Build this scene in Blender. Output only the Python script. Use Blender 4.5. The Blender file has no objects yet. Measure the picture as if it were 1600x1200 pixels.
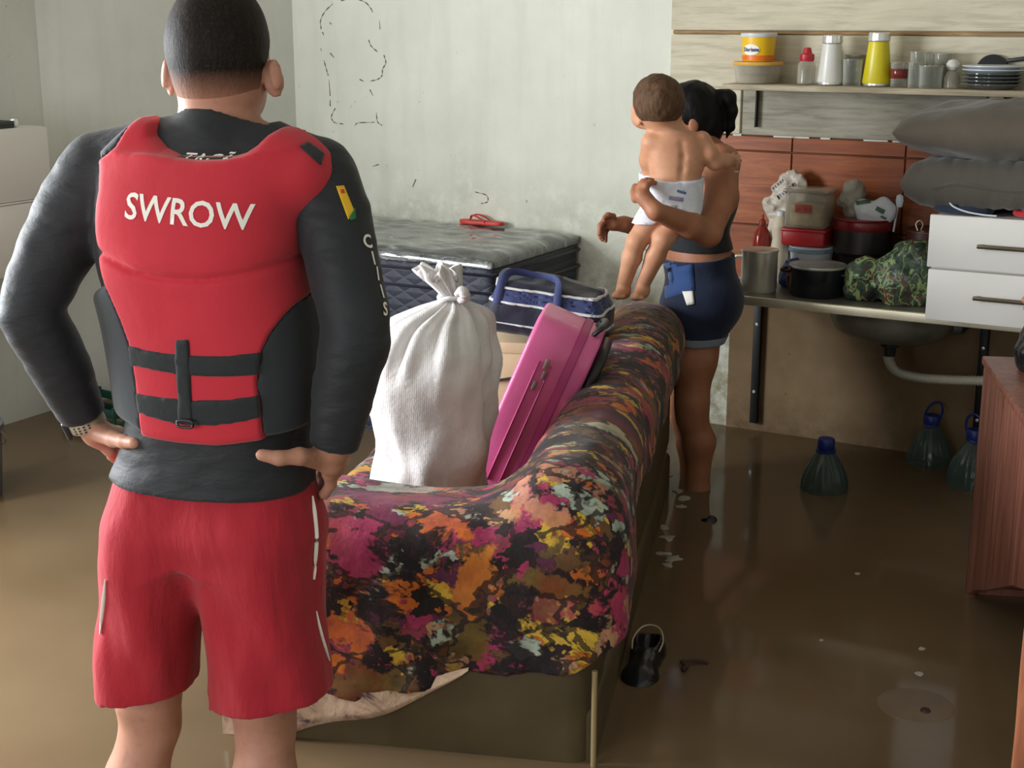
import bpy, bmesh, math, random
import numpy as np
from mathutils import Vector, Matrix, noise as mnoise
from mathutils.bvhtree import BVHTree

SC = bpy.context.scene
COL = SC.collection
R29 = math.radians(29)

# ------------------------------------------------------------------ camera
FPX, TILT, CAMH = 2250.0, math.atan(580 / 2250.0), 1.75
cam = bpy.data.objects.new('camera', bpy.data.cameras.new('camera'))
COL.objects.link(cam)
cam.location = (0, 0, CAMH)
cam.rotation_euler = (math.pi / 2 - TILT, 0, 0)
cam.data.sensor_width = 36.0
cam.data.lens = FPX / 1600 * 36
cam.data.clip_start = 0.05
SC.camera = cam

# ------------------------------------------------------------------ world, window daylight and added rear fill
SC.view_settings.view_transform = 'Standard'
SC.view_settings.look = 'None'
SC.view_settings.exposure = 0.0
SC.view_settings.gamma = 1.0
SC.view_settings.use_curve_mapping = False
world = bpy.data.worlds.new('world'); SC.world = world
world.use_nodes = True
world.node_tree.nodes['Background'].inputs[0].default_value = (0.80, 0.88, 1.0, 1)
world.node_tree.nodes['Background'].inputs[1].default_value = 0.9


def RM(e, n, z=0.0):
    """room coordinates (along the back wall, depth, height) to world"""
    c, s = math.cos(R29), math.sin(R29)
    return Vector((e * c + n * s, -e * s + n * c, z))


def area_light(name, e, n, z, sx, sy, power, aim, color=(1, 1, 1), spread=180):
    ld = bpy.data.lights.new(name, 'AREA')
    ld.shape = 'RECTANGLE'; ld.size = sx; ld.size_y = sy
    ld.energy = power; ld.color = color; ld.spread = math.radians(spread)
    o = bpy.data.objects.new(name, ld); COL.objects.link(o)
    o.location = RM(e, n, z)
    d = RM(*aim) - o.location
    o.rotation_euler = d.to_track_quat('-Z', 'Y').to_euler()
    return o


# daylight entering by the window in the left wall; added fill lamp behind the photographer
area_light('window_daylight', -4.40, 1.55, 1.58, 1.75, 1.25, 238, (0, 2.2, 1.0), (0.93, 0.97, 1.0))
area_light('rear_fill', -2.2, -1.55, 1.45, 2.2, 1.4, 62, (-2.0, 5, 1.0), (0.97, 0.98, 1.0))

# ------------------------------------------------------------------ pixel helpers (1600 x 1200 frame) used to read real positions
_ct, _st = math.cos(TILT), math.sin(TILT)


def _ray(px, py):
    u = (px - 800) / FPX; v = -(py - 600) / FPX
    return Vector((u, _ct + v * _st, -_st + v * _ct))


def atz(px, py, z):
    d = _ray(px, py); return Vector((0, 0, CAMH)) + d * ((z - CAMH) / d.z)


def aty(px, py, y):
    d = _ray(px, py); return Vector((0, 0, CAMH)) + d * (y / d.y)


# ------------------------------------------------------------------ materials
MATS = {}


def srgb(r, g, b):
    def f(c):
        c /= 255.0
        return c / 12.92 if c <= 0.04045 else ((c + 0.055) / 1.055) ** 2.4
    return (f(r), f(g), f(b), 1.0)


class NT:
    def __init__(self, name):
        self.m = bpy.data.materials.new(name); self.m.use_nodes = True
        self.t = self.m.node_tree; self.N = self.t.nodes; self.L = self.t.links
        self.p = self.N['Principled BSDF']; self.out = self.N['Material Output']
        self.tc = self.N.new('ShaderNodeTexCoord')
        MATS[name] = self.m

    def n(self, typ, **kw):
        nd = self.N.new(typ)
        for k, v in kw.items():
            setattr(nd, k, v)
        return nd

    def link(self, a, b): self.L.new(a, b)

    def mapping(self, scale=(1, 1, 1), src='Object', rot=(0, 0, 0), loc=(0, 0, 0)):
        mp = self.n('ShaderNodeMapping')
        mp.inputs['Scale'].default_value = scale if hasattr(scale, '__len__') else (scale,) * 3
        mp.inputs['Rotation'].default_value = rot
        mp.inputs['Location'].default_value = loc
        self.link(self.tc.outputs[src], mp.inputs['Vector'])
        return mp.outputs[0]

    def noise(self, scale=5, detail=4, rough=0.55, vec=None, dist=0.0):
        nd = self.n('ShaderNodeTexNoise')
        nd.inputs['Scale'].default_value = scale; nd.inputs['Detail'].default_value = detail
        nd.inputs['Roughness'].default_value = rough; nd.inputs['Distortion'].default_value = dist
        self.link(vec if vec is not None else self.tc.outputs['Object'], nd.inputs['Vector'])
        return nd

    def ramp(self, fac, stops, interp='LINEAR'):
        r = self.n('ShaderNodeValToRGB'); r.color_ramp.interpolation = interp
        els = r.color_ramp.elements
        while len(els) < len(stops): els.new(0.5)
        for e, (pos, c) in zip(els, stops):
            e.position = pos; e.color = c if len(c) == 4 else (*c, 1)
        self.link(fac, r.inputs[0])
        return r.outputs[0]

    def mix(self, fac, a, b, mode='MIX'):
        m = self.n('ShaderNodeMix', data_type='RGBA', blend_type=mode)
        for sock, v in ((m.inputs[0], fac), (m.inputs[6], a), (m.inputs[7], b)):
            if isinstance(v, bpy.types.NodeSocket): self.link(v, sock)
            elif isinstance(v, (int, float)): sock.default_value = v
            else: sock.default_value = v if len(v) == 4 else (*v, 1)
        return m.outputs[2]

    def math(self, op, a, b=0.0, clamp=False):
        m = self.n('ShaderNodeMath', operation=op); m.use_clamp = clamp
        for sock, v in ((m.inputs[0], a), (m.inputs[1], b)):
            if isinstance(v, bpy.types.NodeSocket): self.link(v, sock)
            else: sock.default_value = v
        return m.outputs[0]

    def sep(self, src='Object'):
        s = self.n('ShaderNodeSeparateXYZ'); self.link(self.tc.outputs[src], s.inputs[0]); return s.outputs

    def bump(self, h, strength=0.3, dist=0.01):
        b = self.n('ShaderNodeBump'); b.inputs['Strength'].default_value = strength
        b.inputs['Distance'].default_value = dist
        self.link(h, b.inputs['Height']); self.link(b.outputs[0], self.p.inputs['Normal'])

    def set(self, **kw):
        names = {'color': 'Base Color', 'rough': 'Roughness', 'metal': 'Metallic', 'ior': 'IOR',
                 'trans': 'Transmission Weight', 'alpha': 'Alpha', 'spec': 'Specular IOR Level',
                 'sheen': 'Sheen Weight', 'coat': 'Coat Weight', 'sss': 'Subsurface Weight'}
        for k, v in kw.items():
            s = self.p.inputs[names[k]]
            if isinstance(v, bpy.types.NodeSocket): self.link(v, s)
            elif hasattr(v, '__len__') and len(v) == 3: s.default_value = (*v, 1)
            else: s.default_value = v
        return self


def simple(name, col, rough=0.6, metal=0.0, var=0.12, scale=8, bump=0.0, bscale=60, sheen=0.0, coat=0.0, spec=0.5):
    t = NT(name)
    nz = t.noise(scale, 5)
    dark = tuple(c * (1 - var * 1.6) for c in col[:3]); lite = tuple(min(1, c * (1 + var)) for c in col[:3])
    c = t.ramp(nz.outputs[0], [(0.3, dark), (0.7, lite)])
    t.set(color=c, rough=rough, metal=metal, sheen=sheen, coat=coat, spec=spec)
    if bump:
        b = t.noise(bscale, 3); t.bump(b.outputs[0], bump, 0.004)
    return t.m


def M(name): return MATS[name]


# ------------------------------------------------------------------ mesh helpers
def mesh_obj(name, verts, faces, mat, parent=None, smooth=True, loc=None, rotz=None, attr=None):
    me = bpy.data.meshes.new(name)
    me.from_pydata([tuple(v) for v in verts], [], [tuple(int(i) for i in f) for f in faces])
    if attr is not None:
        a = me.attributes.new('mask', 'FLOAT', 'POINT'); a.data.foreach_set('value', np.asarray(attr, np.float32))
    me.update()
    return link(name, me, mat, parent, smooth, loc, rotz)


def link(name, me, mat, parent=None, smooth=True, loc=None, rotz=None):
    if mat is not None: me.materials.append(M(mat) if isinstance(mat, str) else mat)
    if smooth and len(me.polygons): me.polygons.foreach_set('use_smooth', [True] * len(me.polygons))
    o = bpy.data.objects.new(name, me); COL.objects.link(o)
    if parent is not None: o.parent = parent
    if loc is not None: o.location = loc
    if rotz is not None: o.rotation_euler = (0, 0, rotz)
    return o


def bm_obj(name, bm, mat, parent=None, smooth=True, loc=None, rotz=None, autosmooth=None):
    me = bpy.data.meshes.new(name)
    bmesh.ops.recalc_face_normals(bm, faces=bm.faces)
    bm.to_mesh(me); bm.free()
    o = link(name, me, mat, parent, smooth, loc, rotz)
    if smooth:
        sharp(me, autosmooth or 40)
    return o


def sharp(me, deg):
    bm = bmesh.new(); bm.from_mesh(me)
    a = math.radians(deg)
    for e in bm.edges:
        if len(e.link_faces) == 2 and e.calc_face_angle(0) > a: e.smooth = False
    bm.to_mesh(me); bm.free()


def bm_box(bm, lo, hi, bev=0.0, seg=2, rot=None, org=(0, 0, 0)):
    b2 = bmesh.new()
    bmesh.ops.create_cube(b2, size=1)
    lo = Vector(lo); hi = Vector(hi); c = (lo + hi) / 2; s = hi - lo
    for v in b2.verts: v.co = Vector((v.co.x * s.x, v.co.y * s.y, v.co.z * s.z)) + c
    if bev > 0:
        bmesh.ops.bevel(b2, geom=b2.edges[:], offset=min(bev, min(s) * 0.49), segments=seg, profile=0.5, affect='EDGES')
    if rot is not None: bmesh.ops.rotate(b2, verts=b2.verts, cent=org, matrix=rot)
    me = bpy.data.meshes.new('tmp'); b2.to_mesh(me); b2.free(); bm.from_mesh(me); bpy.data.meshes.remove(me)
    return bm


def box(name, lo, hi, mat, parent=None, bev=0.004, seg=2, loc=None, rotz=None, rot=None, org=(0, 0, 0)):
    bm = bmesh.new(); bm_box(bm, lo, hi, bev, seg, rot, org)
    return bm_obj(name, bm, mat, parent, True, loc, rotz)


def lathe(prof, seg=32, sx=1.0, sy=1.0, fn=None):
    """profile [(r,z)] revolved; returns verts, faces"""
    V, F = [], []
    for r, z in prof:
        for k in range(seg):
            a = 2 * math.pi * k / seg
            rr = r if fn is None else fn(r, z, a)
            V.append((rr * math.cos(a) * sx, rr * math.sin(a) * sy, z))
    for i in range(len(prof) - 1):
        for k in range(seg):
            a, b = i * seg + k, i * seg + (k + 1) % seg
            F.append((a, b, b + seg, a + seg))
    if prof[0][0] > 1e-5: F.append(tuple(range(seg))[::-1])
    if prof[-1][0] > 1e-5: F.append(tuple((len(prof) - 1) * seg + k for k in range(seg)))
    return V, F


def lathe_obj(name, prof, mat, parent=None, loc=None, seg=32, rotz=None, sx=1.0, sy=1.0, fn=None, sh=35):
    V, F = lathe(prof, seg, sx, sy, fn)
    bm = bmesh.new(); me = bpy.data.meshes.new('t'); me.from_pydata(V, [], F); bm.from_mesh(me); bpy.data.meshes.remove(me)
    bmesh.ops.remove_doubles(bm, verts=bm.verts, dist=1e-5)
    return bm_obj(name, bm, mat, parent, True, loc, rotz, sh)


def catmull(pts, sub=8, closed=False):
    P = [Vector(p) for p in pts]; n = len(P); out = []
    rng = n if closed else n - 1
    for i in range(rng):
        p0 = P[(i - 1) % n] if closed or i > 0 else P[0] * 2 - P[1]
        p1 = P[i]; p2 = P[(i + 1) % n]
        p3 = P[(i + 2) % n] if closed or i + 2 < n else P[-1] * 2 - P[-2]
        for k in range(sub):
            t = k / sub
            out.append(0.5 * ((2 * p1) + (p2 - p0) * t + (2 * p0 - 5 * p1 + 4 * p2 - p3) * t * t + (3 * p1 - p0 - 3 * p2 + p3) * t ** 3))
    if not closed: out.append(P[-1])
    return out


def tube(path, rad, seg=10, closed=False, flat=1.0, up=(0, 0, 1)):
    """sweep; rad scalar or list; returns V,F"""
    n = len(path); V, F = [], []
    prev = None
    for i, p in enumerate(path):
        a = path[(i - 1) % n] if closed or i > 0 else path[0]
        b = path[(i + 1) % n] if closed or i < n - 1 else path[-1]
        d = (Vector(b) - Vector(a)).normalized()
        u = Vector(up) - d * d.dot(Vector(up))
        if u.length < 0.05:
            u = prev if prev is not None else Vector((1, 0, 0)); u = u - d * d.dot(u)
        u.normalize(); prev = u
        w = d.cross(u)
        r = rad[i] if hasattr(rad, '__len__') else rad
        for k in range(seg):
            t = 2 * math.pi * k / seg
            V.append(Vector(p) + w * (r * math.cos(t)) + u * (r * flat * math.sin(t)))
    m = n if closed else n - 1
    for i in range(m):
        for k in range(seg):
            a = i * seg + k; b = i * seg + (k + 1) % seg
            c = ((i + 1) % n) * seg + (k + 1) % seg; d2 = ((i + 1) % n) * seg + k
            F.append((a, b, c, d2))
    if not closed:
        F.append(tuple(range(seg))[::-1]); F.append(tuple((n - 1) * seg + k for k in range(seg)))
    return V, F


def tube_obj(name, pts, rad, mat, parent=None, seg=10, sub=8, closed=False, flat=1.0, up=(0, 0, 1), loc=None, rotz=None, spline=True):
    path = catmull(pts, sub, closed) if spline else [Vector(p) for p in pts]
    if hasattr(rad, '__len__') and spline:
        x = np.linspace(0, len(rad) - 1, len(path)); rad = np.interp(x, range(len(rad)), rad).tolist()
    V, F = tube(path, rad, seg, closed, flat, up)
    bm = bmesh.new(); me = bpy.data.meshes.new('t'); me.from_pydata([tuple(v) for v in V], [], F); bm.from_mesh(me); bpy.data.meshes.remove(me)
    return bm_obj(name, bm, mat, parent, True, loc, rotz, 50)


def poly_obj(name, pts2, depth, mat, parent=None, plane='xz', y=0.0, bev=0.0, loc=None, rotz=None):
    """flat polygon extruded; pts2 in plane, from y to y+depth"""
    bm = bmesh.new()
    vs = [bm.verts.new({'xz': (a, y, b), 'xy': (a, b, y), 'yz': (y, a, b)}[plane]) for a, b in pts2]
    f = bm.faces.new(vs)
    r = bmesh.ops.extrude_face_region(bm, geom=[f])
    d = {'xz': (0, depth, 0), 'xy': (0, 0, depth), 'yz': (depth, 0, 0)}[plane]
    bmesh.ops.translate(bm, verts=[g for g in r['geom'] if isinstance(g, bmesh.types.BMVert)], vec=d)
    if bev: bmesh.ops.bevel(bm, geom=bm.edges[:], offset=bev, segments=2, profile=0.5, affect='EDGES')
    return bm_obj(name, bm, mat, parent, True, loc, rotz, 30)


def empty(name, loc, rotz=0.0):
    o = bpy.data.objects.new(name, None); COL.objects.link(o)
    o.empty_display_size = 0.1; o.location = loc; o.rotation_euler = (0, 0, rotz)
    return o


def tag(o, label, cat, group=None, kind=None):
    o['label'] = label
    if cat: o['category'] = cat
    if group: o['group'] = group
    if kind: o['kind'] = kind
    return o


def thing(name, label, cat, loc, rotz=0.0, group=None):
    return tag(empty(name, loc, rotz), label, cat, group)


def text_mesh(body, size, offset=0.0, extrude=0.001, shear=0.0, space=1.0):
    cu = bpy.data.curves.new('txt', 'FONT'); cu.body = body; cu.size = size
    cu.offset = offset; cu.extrude = extrude; cu.align_x = 'CENTER'; cu.align_y = 'CENTER'; cu.shear = shear
    cu.space_character = space; cu.resolution_u = 3
    o = bpy.data.objects.new('txt', cu); COL.objects.link(o)
    dg = bpy.context.evaluated_depsgraph_get(); dg.update()
    me = bpy.data.meshes.new_from_object(o.evaluated_get(dg))
    bpy.data.objects.remove(o); bpy.data.curves.remove(cu)
    me.materials.clear()
    return me


# ------------------------------------------------------------------ implicit surfaces (numpy) for bodies, clothes and soft things
class Field:
    def __init__(self, lo, hi, h):
        self.lo = np.array(lo, float); self.h = h
        self.n = np.ceil((np.array(hi) - self.lo) / h).astype(int) + 1
        self.ax = [(self.lo[i] + np.arange(self.n[i]) * h).astype(np.float32) for i in range(3)]
        self.D = np.full(tuple(self.n), 0.3, np.float32)

    def sub(self, lo, hi):
        s = []
        for i in range(3):
            a = int(max(0, math.floor((lo[i] - self.lo[i]) / self.h)))
            b = int(min(self.n[i], math.ceil((hi[i] - self.lo[i]) / self.h) + 1))
            if b <= a: return None
            s.append(slice(a, b))
        return tuple(s)

    def xyz(self, s=None):
        s = s or (slice(None),) * 3
        return self.ax[0][s[0]][:, None, None], self.ax[1][s[1]][None, :, None], self.ax[2][s[2]][None, None, :]

    def union(self, s, d, k):
        A = self.D[s]
        if k <= 0: self.D[s] = np.minimum(A, d)
        else:
            hh = np.clip(0.5 + 0.5 * (A - d) / k, 0, 1)
            self.D[s] = A * (1 - hh) + d * hh - k * hh * (1 - hh)

    def cone(self, a, b, ra, rb, k=0.02):
        a = np.array(a, float); b = np.array(b, float); pad = max(ra, rb) + k + 4 * self.h
        s = self.sub(np.minimum(a, b) - pad, np.maximum(a, b) + pad)
        if s is None: return
        x, y, z = self.xyz(s); ab = b - a; L = max(float(ab @ ab), 1e-9)
        t = np.clip(((x - a[0]) * ab[0] + (y - a[1]) * ab[1] + (z - a[2]) * ab[2]) / L, 0, 1)
        d = np.sqrt((x - a[0] - t * ab[0]) ** 2 + (y - a[1] - t * ab[1]) ** 2 + (z - a[2] - t * ab[2]) ** 2) - (ra + (rb - ra) * t)
        self.union(s, d.astype(np.float32), k)

    def chain(self, pts, rads, k=0.02):
        for i in range(len(pts) - 1): self.cone(pts[i], pts[i + 1], rads[i], rads[i + 1], k)

    def ell(self, c, r, k=0.02, rot=None, cut=False):
        c = np.array(c, float); r = np.array(r, float); pad = r.max() + k + 4 * self.h
        s = self.sub(c - pad, c + pad)
        if s is None: return
        x, y, z = self.xyz(s); x = x - c[0]; y = y - c[1]; z = z - c[2]
        if rot is not None:
            m = np.array(rot.transposed() if hasattr(rot, 'transposed') else rot)
            x, y, z = (m[i][0] * x + m[i][1] * y + m[i][2] * z for i in range(3))
        k0 = np.sqrt((x / r[0]) ** 2 + (y / r[1]) ** 2 + (z / r[2]) ** 2)
        k1 = np.sqrt((x / r[0] ** 2) ** 2 + (y / r[1] ** 2) ** 2 + (z / r[2] ** 2) ** 2)
        d = (k0 * (k0 - 1) / np.maximum(k1, 1e-6)).astype(np.float32)
        if cut:
            A = self.D[s]; hh = np.clip(0.5 - 0.5 * (A + d) / max(k, 1e-6), 0, 1)
            self.D[s] = A * (1 - hh) + (-d) * hh + k * hh * (1 - hh)
        else: self.union(s, d, k)

    def loft_d(self, rings, off=0.0, cap=True, e=2.3):
        """rings: (z, cx, cy, ax, ay)"""
        rg = np.array(rings, float); rg = rg[np.argsort(rg[:, 0])]
        z = self.ax[2]
        zz = rg[:, 0]; cs = []
        for j in range(1, 5):
            # smooth interpolation
            m = np.gradient(rg[:, j], zz)
            i = np.clip(np.searchsorted(zz, z) - 1, 0, len(zz) - 2)
            hh = zz[i + 1] - zz[i]; t = np.clip((z - zz[i]) / hh, 0, 1)
            v = (2 * t ** 3 - 3 * t ** 2 + 1) * rg[i, j] + (t ** 3 - 2 * t ** 2 + t) * hh * m[i] + (-2 * t ** 3 + 3 * t ** 2) * rg[i + 1, j] + (t ** 3 - t ** 2) * hh * m[i + 1]
            cs.append(v.astype(np.float32)[None, None, :])
        x, y, zv = self.xyz()
        X = np.abs(x - cs[0]); Y = np.abs(y - cs[1]); ax = cs[2] + off; ay = cs[3] + off
        q = np.sqrt(X ** 2 + Y ** 2)
        rho = ((X / ax) ** e + (Y / ay) ** e) ** (1 / e)
        d = q * (1 - 1 / np.maximum(rho, 1e-3))
        if cap: d = np.maximum(d, np.maximum(zz[0] - off - zv, zv - zz[-1] - off))
        return d.astype(np.float32)

    def noise(self, amp, freq, seed=0, octs=2, aniso=(1, 1, 1)):
        """cheap smooth value noise added to the field"""
        rng = np.random.default_rng(seed)
        for o in range(octs):
            f = freq * 2 ** o; idx, w = [], []
            for i in range(3):
                c = (self.ax[i] - self.lo[i]) * f * aniso[i]
                j = np.floor(c).astype(int); t = c - j; t = t * t * (3 - 2 * t)
                idx.append(j); w.append(t.astype(np.float32))
            G = rng.uniform(-1, 1, tuple(int(j.max()) + 2 for j in idx)).astype(np.float32)
            G = G[idx[0]] * (1 - w[0])[:, None, None] + G[idx[0] + 1] * w[0][:, None, None]
            G = G[:, idx[1]] * (1 - w[1])[None, :, None] + G[:, idx[1] + 1] * w[1][None, :, None]
            G = G[:, :, idx[2]] * (1 - w[2])[None, None, :] + G[:, :, idx[2] + 1] * w[2][None, None, :]
            self.D += amp / 2 ** o * G

    def mesh(self, smooth=2, D=None):
        D = self.D if D is None else D
        D = D.copy()
        for ax_ in range(3):   # close the boundary
            sl = [slice(None)] * 3; sl[ax_] = 0; D[tuple(sl)] = np.maximum(D[tuple(sl)], 1e-3)
            sl[ax_] = -1; D[tuple(sl)] = np.maximum(D[tuple(sl)], 1e-3)
        S = D < 0
        nx, ny, nz = D.shape
        cnt = np.zeros((nx - 1, ny - 1, nz - 1), np.int8)
        for i in (0, 1):
            for j in (0, 1):
                for k in (0, 1): cnt += S[i:nx - 1 + i, j:ny - 1 + j, k:nz - 1 + k]
        act = (cnt > 0) & (cnt < 8)
        I = np.argwhere(act)
        ids = np.full(act.shape, -1, np.int64); ids[act] = np.arange(len(I))
        acc = np.zeros((len(I), 3)); num = np.zeros(len(I))
        corners = [(i, j, k) for i in (0, 1) for j in (0, 1) for k in (0, 1)]
        val = {c: D[I[:, 0] + c[0], I[:, 1] + c[1], I[:, 2] + c[2]].astype(float) for c in corners}
        for c in corners:
            for a in range(3):
                if c[a] == 0:
                    c2 = list(c); c2[a] = 1; c2 = tuple(c2)
                    v0, v1 = val[c], val[c2]; m = (v0 < 0) != (v1 < 0)
                    t = np.where(m, v0 / np.where(m, v0 - v1, 1), 0)
                    p = np.array(c, float)[None, :] + np.eye(3)[a][None, :] * t[:, None]
                    acc[m] += p[m]; num[m] += 1
        V = self.lo + (I + acc / num[:, None]) * self.h
        F = []
        for a in range(3):
            b, c = (a + 1) % 3, (a + 2) % 3
            sl0 = [slice(None)] * 3; sl1 = [slice(None)] * 3
            sl0[a] = slice(0, -1); sl1[a] = slice(1, None)
            ch = S[tuple(sl0)] != S[tuple(sl1)]
            E = np.argwhere(ch)
            ok = (E[:, b] > 0) & (E[:, c] > 0) & (E[:, b] < self.n[b] - 1) & (E[:, c] < self.n[c] - 1)
            E = E[ok]
            q = []
            for db, dc in ((-1, -1), (0, -1), (0, 0), (-1, 0)):
                e = E.copy(); e[:, b] += db; e[:, c] += dc
                q.append(ids[e[:, 0], e[:, 1], e[:, 2]])
            q = np.stack(q, 1)
            inside = S[E[:, 0], E[:, 1], E[:, 2]]
            q[~inside] = q[~inside][:, ::-1]
            F.append(q)
        F = np.concatenate(F)
        F = F[(F >= 0).all(1)]
        if smooth:
            ed = np.concatenate([F[:, [0, 1]], F[:, [1, 2]], F[:, [2, 3]], F[:, [3, 0]]])
            a_, b_ = np.concatenate([ed[:, 0], ed[:, 1]]), np.concatenate([ed[:, 1], ed[:, 0]])
            deg = np.bincount(a_, minlength=len(V)).astype(float)
            deg[deg == 0] = 1
            for it in range(smooth):
                for lam in (0.6, -0.62) if smooth > 1 else (0.5,):
                    L = np.stack([np.bincount(a_, weights=V[b_, i], minlength=len(V)) for i in range(3)], 1) / deg[:, None] - V
                    V = V + lam * L
        return V, F

    def obj(self, name, mat, parent=None, smooth=2, D=None, attr=None, loc=None, rotz=None):
        V, F = self.mesh(smooth, D)
        return mesh_obj(name, V, F, mat, parent, True, loc, rotz, attr(V) if attr else None)

    def like(self, D):
        g = Field.__new__(Field); g.lo = self.lo; g.h = self.h; g.n = self.n; g.ax = self.ax; g.D = D.astype(np.float32); return g


def poly_sd(poly, X, Z):
    """signed distance to a 2D polygon, negative inside; X (n,1), Z (1,m)"""
    P = np.array(poly, float); d = np.full(np.broadcast(X, Z).shape, 1e9); s = np.ones_like(d)
    for i in range(len(P)):
        a, b = P[i], P[i - 1]; e = b - a
        wx, wz = X - a[0], Z - a[1]
        t = np.clip((wx * e[0] + wz * e[1]) / max(e @ e, 1e-12), 0, 1)
        d = np.minimum(d, (wx - t * e[0]) ** 2 + (wz - t * e[1]) ** 2)
        c1 = Z >= a[1]; c2 = Z < b[1]; c3 = e[0] * wz > e[1] * wx
        flip = (c1 & c2 & c3) | (~c1 & ~c2 & ~c3)
        s = np.where(flip, -s, s)
    return (s * np.sqrt(d)).astype(np.float32)


# ================================================================== surface materials
def plaster_mat(name, base, tint, stain_z, stain_col, mold=0.5, speck=True):
    t = NT(name)
    z = t.sep()[2]
    big = t.noise(1.3, 6, 0.6)
    col = t.ramp(big.outputs[0], [(0.30, tint), (0.68, base)])
    streak = t.noise(2.2, 5, 0.6, vec=t.mapping((5, 5, 0.6)))
    col = t.mix(t.ramp(streak.outputs[0], [(0.48, (0, 0, 0)), (0.75, (0.40,) * 3)]), col, tuple(c * 0.72 for c in base[:3]))
    # damp and mildew rising from the bottom of the wall
    wob = t.noise(3.5, 6, 0.65)
    hgt = t.math('ADD', z, t.math('MULTIPLY', wob.outputs[0], 0.9))
    damp = t.n('ShaderNodeMapRange'); damp.inputs[1].default_value = stain_z + 0.66; damp.inputs[2].default_value = stain_z + 0.02
    t.link(hgt, damp.inputs[0])
    fine = t.noise(14, 6, 0.7)
    dm = t.math('MULTIPLY', damp.outputs[0], t.ramp(fine.outputs[0], [(0.36, (0.05,) * 3), (0.66, (0.95,) * 3)]), True)
    col = t.mix(dm, col, stain_col)
    if speck:
        sp = t.noise(26, 3, 0.6); sp2 = t.noise(3, 3)
        m = t.math('MULTIPLY', t.ramp(sp.outputs[0], [(0.70, (0, 0, 0)), (0.76, (1, 1, 1))]), t.ramp(sp2.outputs[0], [(0.45, (0, 0, 0)), (0.7, (mold,) * 3)]))
        col = t.mix(m, col, srgb(62, 60, 50))
    t.set(color=col, rough=0.82, spec=0.25)
    b = t.noise(9, 8, 0.6); t.bump(b.outputs[0], 0.25, 0.012)
    return t.m


plaster_mat('plaster', srgb(226, 228, 217), srgb(206, 208, 194), 0.98, srgb(132, 124, 94), 0.75)
plaster_mat('plaster_side', srgb(212, 214, 204), srgb(194, 197, 188), 0.15, srgb(120, 113, 95), 0.6)
plaster_mat('plaster_dirty', srgb(142, 120, 92), srgb(88, 66, 44), 0.34, srgb(64, 44, 28), 0.9)
simple('ceiling_paint', srgb(186, 184, 172), 0.9, var=0.1, scale=1.5)
simple('mud', srgb(92, 74, 50), 0.9, var=0.25, scale=3)
simple('outside_ground', srgb(120, 110, 92), 0.95, var=0.2, scale=2)


def plank_mat(name, a, b, c):
    t = NT(name)
    g = t.noise(3.0, 8, 0.65, vec=t.mapping((1.6, 8, 17)), dist=0.6)
    col = t.ramp(g.outputs[0], [(0.30, c), (0.50, b), (0.66, a)])
    bl = t.noise(2.0, 5, 0.6)
    col = t.mix(t.ramp(bl.outputs[0], [(0.42, (0, 0, 0)), (0.75, (0.55,) * 3)]), col, c)
    t.set(color=col, rough=0.75, spec=0.3)
    t.bump(g.outputs[0], 0.35, 0.006)


plank_mat('plank_cream', srgb(216, 208, 186), srgb(206, 198, 176), srgb(178, 170, 150))
plank_mat('plank_grey', srgb(176, 170, 154), srgb(160, 155, 140), srgb(128, 123, 110))
plank_mat('shelf_wood', srgb(196, 184, 160), srgb(176, 164, 140), srgb(132, 118, 96))
plank_mat('strip_brown', srgb(176, 148, 108), srgb(156, 128, 90), srgb(120, 92, 62))


def tile_mat():
    t = NT('terracotta')
    g = t.noise(2.6, 7, 0.6, vec=t.mapping((1.5, 5, 16)), dist=0.8)
    col = t.ramp(g.outputs[0], [(0.28, srgb(108, 54, 26)), (0.5, srgb(150, 80, 42)), (0.72, srgb(176, 104, 58))])
    oi = t.n('ShaderNodeObjectInfo')
    col = t.mix(t.math('MULTIPLY', oi.outputs['Random'], 0.5), col, srgb(128, 62, 32))
    sc = t.noise(5, 6, 0.7, vec=t.mapping((1, 4, 22)))
    col = t.mix(t.ramp(sc.outputs[0], [(0.62, (0, 0, 0)), (0.72, (0.45,) * 3)]), col, srgb(186, 148, 118))
    t.set(color=col, rough=0.42, spec=0.4)
    t.bump(g.outputs[0], 0.15, 0.004)


tile_mat()


def water_mat():
    t = NT('muddy_water')
    nz = t.noise(0.9, 4, 0.5); n2 = t.noise(3.2, 3, 0.5)
    col = t.ramp(nz.outputs[0], [(0.35, srgb(98, 80, 58)), (0.65, srgb(122, 102, 77))])
    col = t.mix(t.ramp(n2.outputs[0], [(0.45, (0, 0, 0)), (0.75, (0.35,) * 3)]), col, srgb(114, 90, 66))
    t.set(color=col, rough=0.10, ior=1.33, spec=0.5)
    w = t.noise(2.4, 2, 0.4); w2 = t.noise(9, 2, 0.4)
    h = t.math('ADD', w.outputs[0], t.math('MULTIPLY', w2.outputs[0], 0.18))
    t.bump(h, 0.10, 0.03)
    tr = t.n('ShaderNodeBsdfTransparent'); tr.inputs[0].default_value = srgb(150, 120, 84)
    mx = t.n('ShaderNodeMixShader'); mx.inputs[0].default_value = 0.10
    t.link(t.p.outputs[0], mx.inputs[1]); t.link(tr.outputs[0], mx.inputs[2]); t.link(mx.outputs[0], t.out.inputs[0])


water_mat()
simple('pencil', srgb(98, 98, 92), 0.9, var=0.2)

# ================================================================== the room
WZ = 0.20       # water level
NB = 5.10       # depth of the back wall
EL = -4.33      # the left wall
ROOM = -R29


def struct(o, label):
    o['kind'] = 'structure'; o['label'] = label
    return o


def wall_boxes(name, boxes, mat):
    bm = bmesh.new()
    for lo, hi in boxes: bm_box(bm, lo, hi, 0)
    return bm_obj(name, bm, mat, None, False, (0, 0, 0), ROOM)


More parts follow.
